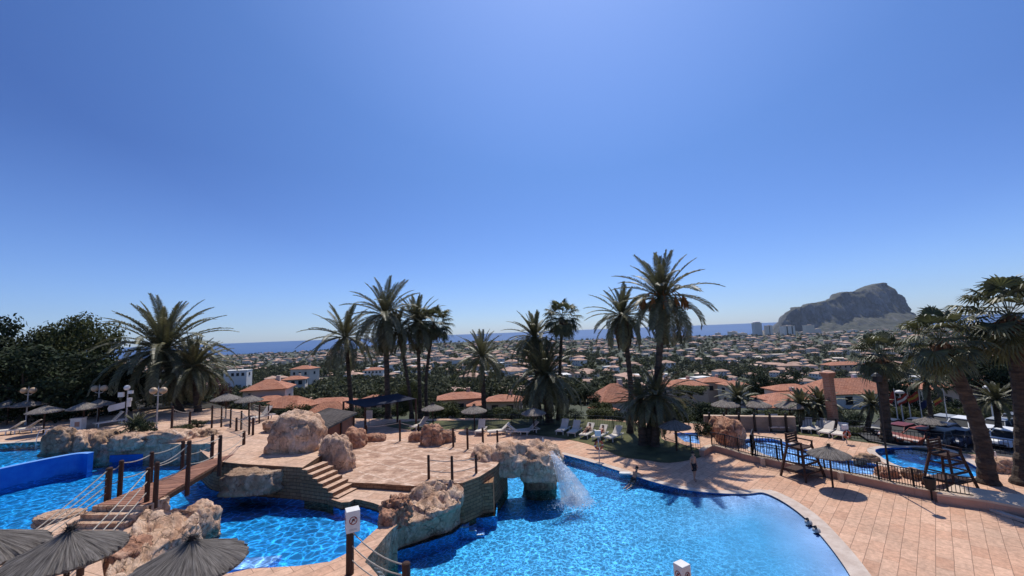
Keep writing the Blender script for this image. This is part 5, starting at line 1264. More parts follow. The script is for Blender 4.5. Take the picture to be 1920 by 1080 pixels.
# pool steps under water, white treads
t = empty('pool_steps', P(900, 985, -.1), 0, 'white edged steps going down into the big pool beside the flat topped rock', 'steps')
for k in range(4):
    a = P(872 + k * 14, 980 - k * 1.5, -.1); z_ = -.08 - .22 * k
    loc_mb(MB().box((a.x, a.y - .1, z_ - .3), (.42, 1.0, .6), .1), t).build('step', 'poolpale', t)
    loc_mb(MB().box((a.x, a.y - .56, z_ + .012), (.42, .06, .025), .1), t).build('tread_edge', 'white', t)
t = empty('pool_steps', P(455, 1052, CW - .1), 0, 'pale blue steps entering the middle pool beside the near parasol', 'steps')
_sa, _sb = P(428, 1066, 1.35), P(500, 1060, 1.35); _sd = (_sb - _sa).normalized(); _sn = Vector((-_sd.y, _sd.x, 0))
for k in range(4): loc_mb(MB().box(_sa.lerp(_sb, .5) + _sn * (.16 + .3 * k) + Vector((0, 0, -.24 - .06 * k)), ((_sb - _sa).length, .27, .34), math.atan2(_sd.y, _sd.x)), t).build('step', 'poolpale', t)
for lab, x, y in (('left dark spout on the beach coping of the big pool', 1516, 981), ('right dark spout on the beach coping of the big pool', 1531, 996)):
    t = empty('water_spout', P(x, y, .03), .6, lab, 'spout'); MB().lathe([(.16, 0), (.15, .1), (.1, .14), (.0, .15)], 12).build('base', 'greymetal', t); MB().tube([(0, 0, .1), (-.05, 0, .22), (-.2, 0, .24)], .05, 8).build('nozzle', 'black', t)
# ================================================================== hut and shade canopy
A_, B_, C_, E_ = D(576, 781, 31.5), D(616, 764, 35), D(670, 773, 34.2), D(612, 803, 30)
ht = empty('snack_hut', ((A_ + E_) / 2).xy.to_3d() + Vector((0, 0, 1.6)), 0, 'hut with orange boarding and a sloping grey board roof behind the boulders', 'hut')
m = MB(); dn = Vector((0, 0, -.14)); q = [A_, E_, C_, B_]
m.face(q); m.face([v + dn for v in q][::-1])
for i in range(4): m.face([q[i], q[i] + dn, q[(i + 1) % 4] + dn, q[(i + 1) % 4]])
for k in range(1, 12):
    f = k / 12; m.bar(A_.lerp(B_, f) + Vector((0, 0, .012)), E_.lerp(C_, f) + Vector((0, 0, .012)), .03)
loc_mb(m, ht).build('roof', 'slate', ht)
cen = sum(q, Vector()) / 4; w_ = [v.lerp(cen, .14) for v in q]
m = MB()
for i in range(4):
    a, b = w_[i], w_[(i + 1) % 4]; m.face([(a.x, a.y, 1.2), (b.x, b.y, 1.2), (b.x, b.y, b.z - .13), (a.x, a.y, a.z - .13)])
loc_mb(m, ht).build('wall', 'orange', ht)
for v in w_ + [w_[1].lerp(w_[2], .5)]: loc_mb(MB().box((v.x, v.y - .05, (1.2 + v.z) / 2), (.16, .16, v.z - 1.25)), ht).build('post', 'wood', ht)
b = P(700, 806, 0); sc_ = empty('shade_canopy', b, 0, 'dark flat shade canopy on posts left of the starry palm', 'shade canopy')
z1 = D(700, 752, b.y).z; cs = [(-3.6, 1.2, z1 - .1), (-.3, -1.5, z1 - .35), (4.4, .2, z1 + .05), (1.6, 3.2, z1 + .25)]
m = MB(); g = 8
def bil(u, v):
    a = Vector(cs[0]).lerp(Vector(cs[1]), u); c = Vector(cs[3]).lerp(Vector(cs[2]), u); p = a.lerp(c, v); p.z -= .35 * 4 * u * (1 - u) * 4 * v * (1 - v) * .3; return p
for i in range(g):
    for j in range(g): m.face([bil(i / g, j / g), bil((i + 1) / g, j / g), bil((i + 1) / g, (j + 1) / g), bil(i / g, (j + 1) / g)])
o = m.build('canopy', mat('navy shade cloth', (.018, .022, .04), (.013, .016, .03), 2, .9), sc_); sd2 = o.modifiers.new('thick', 'SOLIDIFY'); sd2.thickness = .05
for c in cs: MB().box((c[0], c[1], c[2] / 2), (.16, .16, c[2])).build('post', 'wood', sc_)
# ================================================================== waterfall, spillway
def fall_mat(name, dens, col=(.95, .97, .99)):
    k = NT(name); tc = k.n('TexCoord'); mp = k.n('Mapping'); mp.inputs['Scale'].default_value = (34, 2.2, 1); k.l(tc.outputs['UV'], mp.inputs[0])
    nz = k.n('TexNoise', i_Scale=1, i_Detail=6, i_Roughness=.7); k.l(mp.outputs[0], nz.inputs['Vector'])
    a = k.ramp(nz.outputs[0], [(.5 - dens * .3, 0), (.62, .8)]); b = k.n('BsdfPrincipled', i_Roughness=.3); b.inputs['Base Color'].default_value = (*col, 1); tr = k.n('BsdfTransparent'); tl = k.n('BsdfTranslucent'); tl.inputs[0].default_value = (*col, 1)
    m0 = k.n('MixShader', i_0=.65); k.l(b.outputs[0], m0.inputs[1]); k.l(tl.outputs[0], m0.inputs[2])
    mx = k.n('MixShader'); k.l(a, mx.inputs[0]); k.l(tr.outputs[0], mx.inputs[1]); k.l(m0.outputs[0], mx.inputs[2]); k.l(mx.outputs[0], k.out.inputs[0]); return k.m
MT['fall'] = fall_mat('falling water', .55); MT['film'] = fall_mat('film of water', -.05)
MT['foam'] = mat('white foam', (.95, .97, .99), (.9, .94, .98), 6, .6, trans=.55)
bw = P(1076, 946, -.1); wf = empty('waterfall', bw, 0, 'white waterfall pouring off the rock arch into the big pool', 'waterfall'); rs = random.Random(9)
for s_ in range(7):
    m = MB(); n = 16; x0 = D(1032 + s_ * 4.5, 846 + s_ * 7, 24.6 - s_ * .12); x1 = P(1062 + s_ * 7.5, 938 + rs.uniform(-6, 12), -.08); hw = rs.uniform(.2, .4)
    L = []
    for k in range(n + 1):
        f = k / n; p = x0.lerp(x1, min(1, f * 1.02)); p.z = x0.z + (x1.z - x0.z) * f ** 1.7; p.y += rs.uniform(-.02, .02); L.append(p)
    for k in range(n):
        a, b = L[k], L[k + 1]; s1 = Vector((.85, .5, 0)) * hw * (.5 + .9 * k / n); s2 = Vector((.85, .5, 0)) * hw * (.5 + .9 * (k + 1) / n)
        m.face([a - s1, b - s2, b + s2, a + s1], 0, [(s_ * .37, k / n), (s_ * .37, (k + 1) / n), (s_ * .37 + .25, (k + 1) / n), (s_ * .37 + .25, k / n)])
    loc_mb(m, wf).build('water_strand', 'fall', wf)
m = MB()
for _ in range(3600):
    a = rs.uniform(0, 6.28); r = abs(rs.gauss(0, .55)); p = Vector((math.cos(a) * r * 1.1, math.sin(a) * r * .9, abs(rs.gauss(0, .22)) * max(.1, 1.1 - r) + .02)); s = rs.uniform(.012, .036)
    m.face([p + Vector((s, 0, 0)), p + Vector((-s * .5, s, 0)), p + Vector((0, 0, s * 1.4))]); m.face([p + Vector((s, 0, 0)), p + Vector((0, 0, s * 1.4)), p + Vector((-s * .5, -s, 0))])
for _ in range(420):
    f = rs.random(); p = D(1036, 850, 24.5).lerp(bw, f); p.z = D(1036, 850, 24.5).z * (1 - f ** 1.7) - .1; p = p - bw + Vector((rs.gauss(0, .22), rs.gauss(0, .2), rs.gauss(0, .1))); s = rs.uniform(.01, .025)
    m.face([p + Vector((s, 0, 0)), p + Vector((-s, 0, s)), p + Vector((0, s, -s * 2))])
m.build('splash', 'foam', wf)['kind'] = 'stuff'
a = P(700, 1056, 1.46); sp = empty('spillway', a, 0, 'thin sheet of water sliding over the causeway edge under the rope fence', 'spillway'); m = MB(); n = 14; top = P2([(690, 1052), (724, 1104)], 1.5)
for k in range(n):
    f0, f1 = k / n, (k + 1) / n
    def sq(f, u): p = Vector((*top[0], 0)).lerp(Vector((*top[1], 0)), u); return p + Vector((.9, .25, 0)) * (.06 + .75 * f ** .7) + Vector((0, 0, 1.5 - 1.55 * f ** 1.5))
    m.face([sq(f0, 0), sq(f1, 0), sq(f1, 1), sq(f0, 1)], 0, [(0, f0), (0, f1), (.6, f1), (.6, f0)])
loc_mb(m, sp).build('water_sheet', 'film', sp)
# ================================================================== people
def skin_body(name, joints, edges, parent, m='skin', sub=2):
    """continuous body: joints {name: (x, y, z, r)}; edges between joints; root = pelvis"""
    keys = list(joints); me = bpy.data.meshes.new(name); me.from_pydata([joints[k][:3] for k in keys], [(keys.index(a), keys.index(b)) for a, b in edges], [])
    o = bpy.data.objects.new(name, me); COL.objects.link(o); o.parent = parent; me.materials.append(MT[m])
    md = o.modifiers.new('skin', 'SKIN'); md.use_smooth_shade = True
    for i, k in enumerate(keys):
        v = me.skin_vertices[0].data[i]; r = joints[k][3]; v.radius = r if hasattr(r, '__len__') else (r, r); v.use_root = (k == 'pelvis')
    s = o.modifiers.new('sub', 'SUBSURF'); s.levels = sub; s.render_levels = sub; return o
E_ = [('pelvis', 'waist'), ('waist', 'chest'), ('chest', 'neck'), ('neck', 'head'), ('head', 'crown')]
for s in 'LR':
    E_ += [('chest', 'sh' + s), ('sh' + s, 'el' + s), ('el' + s, 'wr' + s), ('wr' + s, 'ha' + s), ('ha' + s, 'f1' + s), ('ha' + s, 'f2' + s), ('ha' + s, 'f3' + s), ('ha' + s, 'f4' + s), ('wr' + s, 'th' + s), ('pelvis', 'hip' + s), ('hip' + s, 'kn' + s), ('kn' + s, 'an' + s), ('an' + s, 'toe' + s)]
def person(label, loc, rz, J, shorts=None, hairc=True, scale=1.0):
    t = empty('person', loc, rz, label, 'person'); t.scale = (scale,) * 3
    for s in 'LR':
        h, wv = Vector(J['ha' + s][:3]), Vector(J['wr' + s][:3]); d = (h - wv).normalized(); sd_ = d.cross(Vector((0, 1, .3))).normalized()
        for i in range(4): J['f%d%s' % (i + 1, s)] = (*(h + d * (.085 - abs(i - 1.4) * .012) + sd_ * (.024 * (i - 1.5))), .009)
        J['th' + s] = (*(wv + d * .06 + sd_ * -.055), .01)
    skin_body('body', J, E_, t)
    hd = Vector(J['head'][:3]); cr = Vector(J['crown'][:3]); up = (cr - hd).normalized()
    m = MB(); bm_v, bm_f = boulder((.2, .22, .15), 3, k=2, amp=.05, sub=2, crack=0); m.v = bm_v; m.f = bm_f; m.mi = [0] * len(bm_f)
    o = m.build('hair', 'hair', t, smooth=True); o.location = hd + up * .06 - Vector((0, 0, .02)); o.rotation_euler = up.to_track_quat('Z', 'Y').to_euler()
    for s in (-.035, .035):
        fwd = Vector((0, -1, 0)); e = MB(); e.lathe(globe(.013, 6), 8); q = e.build('eye', 'black', t); q.location = hd + fwd * .095 + Vector((s, 0, .045))
    q = MB().box((0, 0, 0), (.022, .03, .045)).build('nose', 'skin', t); q.location = hd + Vector((0, -.105, .015))
    if shorts:
        m = MB(); pv = Vector(J['pelvis'][:3]); wa = Vector(J['waist'][:3])
        m.tube([pv.lerp(wa, .75), pv.lerp(wa, .3), pv + Vector((0, 0, -.02))], [.155, .175, .185], 14)
        for s in 'LR': a = Vector(J['hip' + s][:3]); b = Vector(J['kn' + s][:3]); m.tube([a + Vector((0, 0, .03)), a.lerp(b, .3), a.lerp(b, .62)], [.105, .108, .112], 12)
        o = m.build('swim_shorts', shorts, t, smooth=True)
    return t
def standing():
    J = {'pelvis': (0, 0, .93, (.14, .105)), 'waist': (0, 0, 1.1, (.125, .095)), 'chest': (0, .01, 1.33, (.15, .11)), 'neck': (0, 0, 1.5, .055), 'head': (0, -.015, 1.6, .08), 'crown': (0, 0, 1.7, .075)}
    for s, q in (('L', -1), ('R', 1)):
        J.update({'sh' + s: (q * .19, .01, 1.40, .058), 'el' + s: (q * .25, .04, 1.12, .042), 'wr' + s: (q * .25, -.04, .88, .028), 'ha' + s: (q * .25, -.06, .80, .032), 'hip' + s: (q * .09, 0, .86, .085), 'kn' + s: (q * .10, -.02 + .05 * q, .48, .056), 'an' + s: (q * .1, .03 + .08 * q, .08, .038), 'toe' + s: (q * .12, -.13 + .08 * q, .035, .03)})
    return J
person('person in dark swim shorts standing in the palm shade on the paving', P(1303, 902, 0), .5, standing(), 'cloth_dark')
def lying():
    J = {'pelvis': (0, 0, .52, (.14, .1)), 'waist': (.0, .16, .54, (.12, .09)), 'chest': (0, .36, .66, (.15, .1)), 'neck': (0, .53, .78, .055), 'head': (0, .62, .86, .08), 'crown': (0, .69, .92, .075)}
    for s, q in (('L', -1), ('R', 1)):
        J.update({'sh' + s: (q * .19, .42, .69, .055), 'el' + s: (q * .27, .2, .55, .04), 'wr' + s: (q * .24, -.02, .56, .028), 'ha' + s: (q * .2, -.09, .58, .03), 'hip' + s: (q * .09, -.07, .51, .085), 'kn' + s: (q * .11, -.46, .53 + (.22 if q > 0 else 0), .056), 'an' + s: (q * .1, -.84 if q < 0 else -.7, .46, .038), 'toe' + s: (q * .11, -.92 if q < 0 else -.84, .52, .028)})
    return J
person('sunbather lying on the lounger right of the upright pair', P(1102, 818, .0), math.radians(58 - 90), lying(), 'cloth_dark', scale=1.0)
person('sunbather in red trunks lying on the middle lounger of the lawn row', P(1126, 822, .0), math.radians(55 - 90), lying(), 'red', scale=1.0)
person('sunbather on the white lounger of the right lawn', P(1459, 804, .0), math.radians(85 - 90), lying(), 'blue', scale=1.0)
def swimmer():
    J = {'pelvis': (0, 0, -.02, (.14, .105)), 'waist': (0, .13, .12, (.12, .09)), 'chest': (0, .3, .28, (.15, .1)), 'neck': (0, .42, .42, .055), 'head': (0, .47, .52, .08), 'crown': (0, .5, .62, .075)}
    for s, q in (('L', -1), ('R', 1)):
        J.update({'sh' + s: (q * .19, .36, .34, .055), 'el' + s: (q * .3, .55, .2, .04), 'wr' + s: (q * .26, .72, .17, .028), 'ha' + s: (q * .22, .8, .16, .03), 'hip' + s: (q * .09, -.06, -.08, .085), 'kn' + s: (q * .11, -.4, -.24, .056), 'an' + s: (q * .1, -.78, -.28, .038), 'toe' + s: (q * .11, -.92, -.3, .028)})
    return J
person('swimmer leaning on the far pool edge in the palm shade', P(1187, 900, -.12), -.85, swimmer(), 'cloth_dark', scale=1.05)
t = empty('folded_towel', P(1172, 889, .02), -.3, 'white towel lying on the far pool edge beside the swimmer', 'towel'); MB().box((0, 0, .05), (.7, .35, .09)).build('cloth', 'white', t)
# ================================================================== cars
def car(label, loc, rz, m, kind='hatch', k=1.0):
    t = empty('parked_car', loc, rz, label, 'car'); t.scale = (.93, .93, .93); L, Wd = (4.3, 1.78); hi = {'hatch': 1.46, 'suv': 1.66, 'sedan': 1.42}[kind]
    bel = .92 if kind != 'suv' else 1.02
    side = [(-L / 2, .38), (-L / 2 + .05, .66), (-L / 2 + .28, .80), (-1.0, bel), (1.55, bel + .03), (L / 2 - .08, bel - .06), (L / 2, .6), (L / 2 - .05, .34), (-L / 2 + .1, .28)]
    def loft2(prof, ws, mm, name, parent, smooth=True, bev=.05):
        mb = MB(); n = len(prof)
        rows = [[(x, y * Wd / 2 * (1 - ins), z + dz) for x, z in prof] for y, ins, dz in ((-1, 0, 0), (1, 0, 0))]
        i0 = 0; mb.v = rows[0] + rows[1]
        for i in range(n): j = (i + 1) % n; mb.f.append((i, j, n + j, n + i)); mb.mi.append(0)
        mb.f.append(tuple(reversed(range(n)))); mb.f.append(tuple(range(n, 2 * n))); mb.mi += [0, 0]
        o = mb.build(name, mm, parent, smooth=False); b_ = o.modifiers.new('bevel', 'BEVEL'); b_.width = bev; b_.segments = 3; b_.limit_method = 'ANGLE'; return o
    loft2(side, 1, m, 'body', t, bev=.12)
    rear = 1.95 if kind != 'sedan' else 1.4
    mb = MB(); lo = [(-1.15, -.84), (rear, -.84), (rear, .84), (-1.15, .84)]; up = [(-.35, -.62), (rear - (.42 if kind != 'sedan' else .55), -.62), (rear - (.42 if kind != 'sedan' else .55), .62), (-.35, .62)]
    V = [(x, y, bel - .03) for x, y in lo] + [(x, y, hi - .07) for x, y in up]; mb.v = V
    for q in ((0, 1, 5, 4), (1, 2, 6, 5), (2, 3, 7, 6), (3, 0, 4, 7), (4, 5, 6, 7)): mb.f.append(q); mb.mi.append(0)
    mb.build('window_glass', 'glass', t)
    mb = MB(); rf = [(-.42, -.66), (rear - .4, -.66), (rear - .4, .66), (-.42, .66)]; mb.prism(rf, hi - .08, hi)
    for a, b in ((0, 4), (1, 5), (2, 6), (3, 7)): mb.bar(V[a], V[b], .08)
    mb.bar(((V[0][0] + V[1][0]) / 2, -.85, bel - .02), ((V[4][0] + V[5][0]) / 2, -.64, hi - .06), .07); mb.bar(((V[0][0] + V[1][0]) / 2, .85, bel - .02), ((V[4][0] + V[5][0]) / 2, .64, hi - .06), .07)
    o = mb.build('roof', m, t); b_ = o.modifiers.new('bevel', 'BEVEL'); b_.width = .03; b_.segments = 2
    for x in (-1.32, 1.3):
        for y in (-.8, .8):
            w_ = MB(); prof = [(.0, -.1), (.2, -.1), (.31, -.09), (.33, 0), (.31, .09), (.2, .1), (0, .1)]
            for (r1, h1), (r2, h2) in zip(prof, prof[1:]):
                for j in range(18):
                    a, b = 2 * PI * j / 18, 2 * PI * (j + 1) / 18; w_.face([(x + r1 * math.cos(a), y + h1, .33 + r1 * math.sin(a)), (x + r1 * math.cos(b), y + h1, .33 + r1 * math.sin(b)), (x + r2 * math.cos(b), y + h2, .33 + r2 * math.sin(b)), (x + r2 * math.cos(a), y + h2, .33 + r2 * math.sin(a))])
            wo_ = w_.build('wheel', 'black', t); s_ = 1 if y > 0 else -1
            q = MB()
            for j in range(5):
                a = 2 * PI * j / 5; q.bar((x, y + s_ * .105, .33), (x + .19 * math.cos(a), y + s_ * .105, .33 + .19 * math.sin(a)), .05)
            q.build('rim', 'greymetal', wo_)
    for y in (-.62, .62):
        MB().box((-L / 2 + .1, y, .66), (.16, .34, .13)).build('headlight', 'white', t); MB().box((L / 2 - .05, y, .78), (.12, .3, .16)).build('tail_light', 'red', t)
    MB().box((-L / 2 + .04, 0, .42), (.1, 1.3, .16)).build('bumper', 'black', t); MB().box((-L / 2 + .0, 0, .5), (.04, .5, .11)).build('number_plate', 'white', t)
    for y in (-.95, .95): MB().box((-.75, y, bel + .06), (.14, .16, .12)).build('mirror', m, t)
    return t
def paint(name, c): 
    MT[name] = mat(name, c, [v * .92 for v in c], 1.0, .45, spec=.3); return name
pc = [paint('dark red car paint', (.16, .018, .014)), paint('orange red car paint', (.26, .05, .025)), paint('navy car paint', (.012, .02, .055)), paint('black car paint', (.012, .012, .016)), paint('white car paint', (.75, .75, .75)), paint('silver car paint', (.32, .33, .33)), paint('grey car paint', (.14, .145, .15))]
for lab, x, y, yaw, m, kind in [('dark red car left in the row, half behind the skirted palm', 1688, 824, 24, 0, 'hatch'), ('orange red car nearest the railing', 1728, 833, 20, 1, 'hatch'), ('black car between the red cars and the navy car', 1722, 812, 22, 3, 'sedan'),
    ('navy car in the middle of the row', 1768, 824, 24, 2, 'hatch'), ('dark blue car right of the navy car, nose to the railing', 1800, 834, 22, 2, 'sedan'), ('white car behind the dark blue car', 1806, 815, 26, 4, 'suv'), ('white car partly behind the leaning palm trunk', 1846, 829, 24, 4, 'hatch'),
    ('silver estate car right of the leaning palm', 1874, 818, 24, 5, 'suv'), ('grey car at the right end of the row', 1906, 808, 26, 6, 'suv'), ('dark car behind the grey car at the right edge', 1930, 822, 22, 3, 'hatch'), ('dark grey hatchback between the orange red car and the dark blue car', 1762, 836, 22, 6, 'hatch'), ('black car at the far left of the row behind the dark red car', 1668, 812, 24, 3, 'sedan'), ('silver hatchback at the back of the row left of the white cars', 1770, 806, 26, 5, 'hatch'), ('white hatchback at the right edge behind the leaning palm', 1890, 836, 22, 4, 'hatch'), ('silver car parked on the street beyond the flags', 1748, 764, 8, 4, 'hatch')]:
    if 'street' in lab: q = D(x, y, 80); car(lab, q, math.radians(yaw), pc[m], kind)
    else: car(lab, P(x, y, -1.69), math.radians(yaw), pc[m], kind)
for q in pm_ + LP: bpy.data.objects.remove(q)
HAZE = .00004
# ================================================================== valley town
def ground(x, y): return tz(x, y)
def hip_roof(mb, cx, cy, w_, d_, z, rise, m=0, over=.5, uvs=True):
    W_, D_ = w_ / 2 + over, d_ / 2 + over; rl = max(0, W_ - D_) ; 
    a = [(cx - W_, cy - D_, z), (cx + W_, cy - D_, z), (cx + W_, cy + D_, z), (cx - W_, cy + D_, z)]; r = [(cx - rl, cy, z + rise), (cx + rl, cy, z + rise)]
    if W_ < D_:
        rl = D_ - W_; r = [(cx, cy - rl, z + rise), (cx, cy + rl, z + rise)]
        F_ = [(a[0], a[1], r[0]), (a[1], a[2], r[1], r[0]), (a[2], a[3], r[1]), (a[3], a[0], r[0], r[1])]
    else: F_ = [(a[0], a[1], r[1], r[0]), (a[1], a[2], r[1]), (a[2], a[3], r[0], r[1]), (a[3], a[0], r[0])]
    for f in F_:
        p0, p1 = Vector(f[0]), Vector(f[1]); u = (p1 - p0).normalized(); n = (p1 - p0).cross(Vector(f[-1]) - p0).normalized(); v = n.cross(u)
        mb.face(f, m, [((Vector(p) - p0).dot(u), (Vector(p) - p0).dot(v)) for p in f])
    mb.face([(x, y, z - .14) for x, y, _ in a][::-1], m); 
    for i in range(4): j = (i + 1) % 4; mb.face([(a[i][0], a[i][1], z - .14), (a[j][0], a[j][1], z - .14), a[j], a[i]], m)
def window_part(parent, x, y, z, w_, h_, nx, ny, sh=True):
    """window on a facade with outward normal nx, ny"""
    n = Vector((nx, ny, 0)); u = Vector((-ny, nx, 0)); c = Vector((x, y, z)); m = MB()
    f0 = c + n * .012; m.face([f0 - u * w_ / 2 - Vector((0, 0, h_ / 2)), f0 + u * w_ / 2 - Vector((0, 0, h_ / 2)), f0 + u * w_ / 2 + Vector((0, 0, h_ / 2)), f0 - u * w_ / 2 + Vector((0, 0, h_ / 2))])
    o = m.build('window', 'glass', parent); m = MB(); rz = math.atan2(u.y, u.x)
    for s in (-1, 1): m.box(c + n * .03 + u * s * w_ / 2, (.09, .07, h_ + .09), rz)
    m.box(c + n * .03 + Vector((0, 0, h_ / 2)), (w_, .07, .09), rz); m.box(c + n * .05 - Vector((0, 0, h_ / 2 + .05)), (w_ + .3, .14, .09), rz); m.build('frame', 'shutter', o); return o
def villa(label, loc, rz, w_, d_, h_, wall='plasterw', rise=None, wings=(), wins=3, rows=1, chim=True, flat=False, deck=None):
    t = empty('villa', loc, rz, label, 'house'); m = MB()
    m.prism([(-w_ / 2, -d_ / 2), (w_ / 2, -d_ / 2), (w_ / 2, d_ / 2), (-w_ / 2, d_ / 2)], -4, h_)
    for (x, y, ww, dd, hh) in wings: m.prism([(x - ww / 2, y - dd / 2), (x + ww / 2, y - dd / 2), (x + ww / 2, y + dd / 2), (x - ww / 2, y + dd / 2)], -4, hh)
    m.build('wall', wall, t); m = MB()
    if flat: m.prism([(-w_ / 2 - .1, -d_ / 2 - .1), (w_ / 2 + .1, -d_ / 2 - .1), (w_ / 2 + .1, d_ / 2 + .1), (-w_ / 2 - .1, d_ / 2 + .1)], h_, h_ + .35)
    else: hip_roof(m, 0, 0, w_, d_, h_ + .02, rise or min(w_, d_) * .2)
    for (x, y, ww, dd, hh) in wings: hip_roof(m, x, y, ww, dd, hh + .02, min(ww, dd) * .2)
    ro = m.build('roof', 'plasterw' if flat else 'tileroof', t)
    if chim: MB().box((w_ * .2, d_ * .1, h_ + (rise or min(w_, d_) * .2) * .9), (.7, .7, 1.6)).build('chimney', wall, ro)
    for r in range(rows):
        for i in range(wins):
            x = (-.5 + (i + .5) / wins) * w_ * .9; z = h_ / rows * (r + .55); window_part(t, x, -d_ / 2, z, 1.1, 1.25, 0, -1)
        window_part(t, -w_ / 2, 0, h_ / rows * (r + .55), 1.1, 1.2, -1, 0); window_part(t, w_ / 2, 0, h_ / rows * (r + .55), 1.1, 1.2, 1, 0)
    return t
def villa_px(label, xc, yroof, wpx, dep, h_, dfr=.7, rz=0, **kw):
    """eaves at pixel yroof, width wpx pixels at distance dep"""
    q = D(xc, yroof, dep); s = dep / F; w_ = wpx * s; base = q.z - h_
    return villa(label, (q.x, q.y + w_ * dfr / 2, base), rz, w_, w_ * dfr, h_, **kw)
villa_px('villa with two tiers of red tiled roof beyond the high walkway', 488, 731, 70, 82, 4.6, .8, .25, wall='plaster', wings=[(1.6, -4.2, 5.5, 3.6, 2.8)], rise=1.7)
villa_px('low house with an orange tiled roof close behind the high walkway', 532, 764, 84, 62, 2.6, .6, -.35, wall='plaster', wins=2, rise=1.4, chim=False)
villa_px('house with a grey sloping roof behind the hut', 612, 772, 64, 60, 2.6, .55, .15, wall='stone', wins=2, chim=False, rise=1.2)
villa_px('long low terracotta roofed house behind the hut, left of the thin palms', 610, 757, 80, 84, 3.0, .5, .1, wall='plasterp', wins=3, chim=False, wings=[(-3.4, -3, 3, 3, 2.6)])
villa_px('terracotta roofed house between the trunks of the left palm clump', 705, 752, 70, 90, 3.2, .6, -.2, wall='plasterp', wins=3)
villa_px('terracotta house behind the lawn parasols', 860, 748, 78, 80, 3.4, .6, .15, wall='plasterp', wins=3, wings=[(3.5, -3.4, 4, 3, 2.4)])
villa_px('low tiled house behind the lone short palm', 945, 752, 62, 76, 3.0, .7, -.15, wall='plasterp', wins=2)
villa_px('cream house with a broad terracotta roof right of the dense low palm', 1160, 752, 74, 66, 4.4, .8, .2, wall='plaster', rise=2.4, wins=2, wings=[(-3.0, -2.2, 2.8, 3, 3.4)])
villa_px('small terracotta roofed house between the tallest palm and the masonry wall', 1290, 724, 70, 110, 4, .7, .1, wall='plasterp', wins=3)
villa_px('pair of terracotta roofed houses above the masonry wall, left one', 1345, 716, 44, 128, 4, .8, -.1, wall='plasterp', wins=2)
villa_px('terracotta roofed house above the masonry wall, right one of the pair', 1382, 722, 40, 122, 3.4, .8, .2, wall='plaster', wins=2)
villa_px('long white house with a terracotta roof behind the brick pillar', 1610, 738, 140, 74, 5.0, .5, -.06, wall='plasterw', rise=2.3, wins=4, rows=2)
villa_px('low wing of terracotta roofs left of the brick pillar', 1492, 750, 90, 76, 3.0, .6, .1, wall='plaster', wins=3, wings=[(-4.6, -2.6, 5, 4, 2.4), (3, 3, 7, 4, 4.2)])
villa_px('ochre house with a flat tiled roof at the right edge', 1892, 730, 130, 72, 5.2, .5, -.2, wall='plasterp', rise=1.6, wins=3)
villa_px('terracotta roof seen between the flags and the leaning palm', 1772, 728, 84, 84, 4.0, .6, .12, wall='plaster', wins=3)
villa_px('white villa with a row of arched windows up the slope', 698, 694, 36, 300, 6.5, .6, .1, wall='plasterw', wins=5, rows=2)
villa_px('long white flat roofed villa beside the bushy palms', 440, 696, 40, 190, 3.4, .5, .1, wall='plasterw', flat=True, chim=False, wins=4)
villa_px('pale house with a hipped roof left of centre on the slope', 565, 692, 40, 200, 4.6, .7, -.2, wall='plaster', wins=3)
villa_px('cream two storey house above the orange roofs', 545, 712, 40, 150, 5, .7, .3, wall='plaster', wins=3, rows=2)
villa_px('pale terrace of houses right of centre in the valley', 1590, 684, 64, 330, 6, .4, 0, wall='plasterp', wins=6, rows=2)
villa_px('white flat roofed house behind the big leaning fan palm', 1750, 708, 44, 170, 4, .6, .1, wall='plasterw', flat=True, chim=False, wins=3)
pp = D(1447, 777, 66); m = MB(); m.prism([(-2.6, -1.6), (2.6, -1.6), (2.6, 1.6), (-2.6, 1.6)], -5, -.15)
po = m.build('garden_pool', 'plasterw', loc=pp); tag(po, 'raised turquoise garden pool of the house behind the masonry wall', 'pool'); m = MB(); m.prism([(-2.5, -1.63), (2.5, -1.63), (2.5, 1.5), (-2.5, 1.5)], -1.1, -.1); m.build('basin', mat('turquoise basin', (.10, .30, .42), (.08, .26, .38), 1, .3), parent=po)
# far copies
def house_mesh(seed, w_, d_, h_, flat, wing):
    rs = random.Random(seed); mb = MB(); mb.prism([(-w_ / 2, -d_ / 2), (w_ / 2, -d_ / 2), (w_ / 2, d_ / 2), (-w_ / 2, d_ / 2)], -5, h_, 0)
    if flat: mb.prism([(-w_ / 2 - .1, -d_ / 2 - .1), (w_ / 2 + .1, -d_ / 2 - .1), (w_ / 2 + .1, d_ / 2 + .1), (-w_ / 2 - .1, d_ / 2 + .1)], h_ + .01, h_ + .4, 0)
    else: hip_roof(mb, 0, 0, w_, d_, h_ + .02, min(w_, d_) * .19, 1, .4)
    if wing:
        x, y = w_ * .42, -d_ * .45; ww, dd, hh = w_ * .5, d_ * .7, h_ * .6
        mb.prism([(x - ww / 2, y - dd / 2), (x + ww / 2, y - dd / 2), (x + ww / 2, y + dd / 2), (x - ww / 2, y + dd / 2)], -5, hh, 0); hip_roof(mb, x, y, ww, dd, hh + .02, min(ww, dd) * .2, 1, .3)
    for sy in (-1, 1):
        n = max(2, int(w_ / 3.2))
        for r in range(2 if h_ > 5 else 1):
            for i in range(n):
                if rs.random() < .2: continue
                x = (-.5 + (i + .5) / n) * w_ * .92; z = h_ * (.3 + .45 * r) if h_ > 5 else h_ * .5; yy = sy * (d_ / 2 + .02)
                q = [(x - .55, yy, z - .65), (x + .55, yy, z - .65), (x + .55, yy, z + .65), (x - .55, yy, z + .65)]; mb.face(q if sy < 0 else q[::-1], 2)
    return mb
HM = []
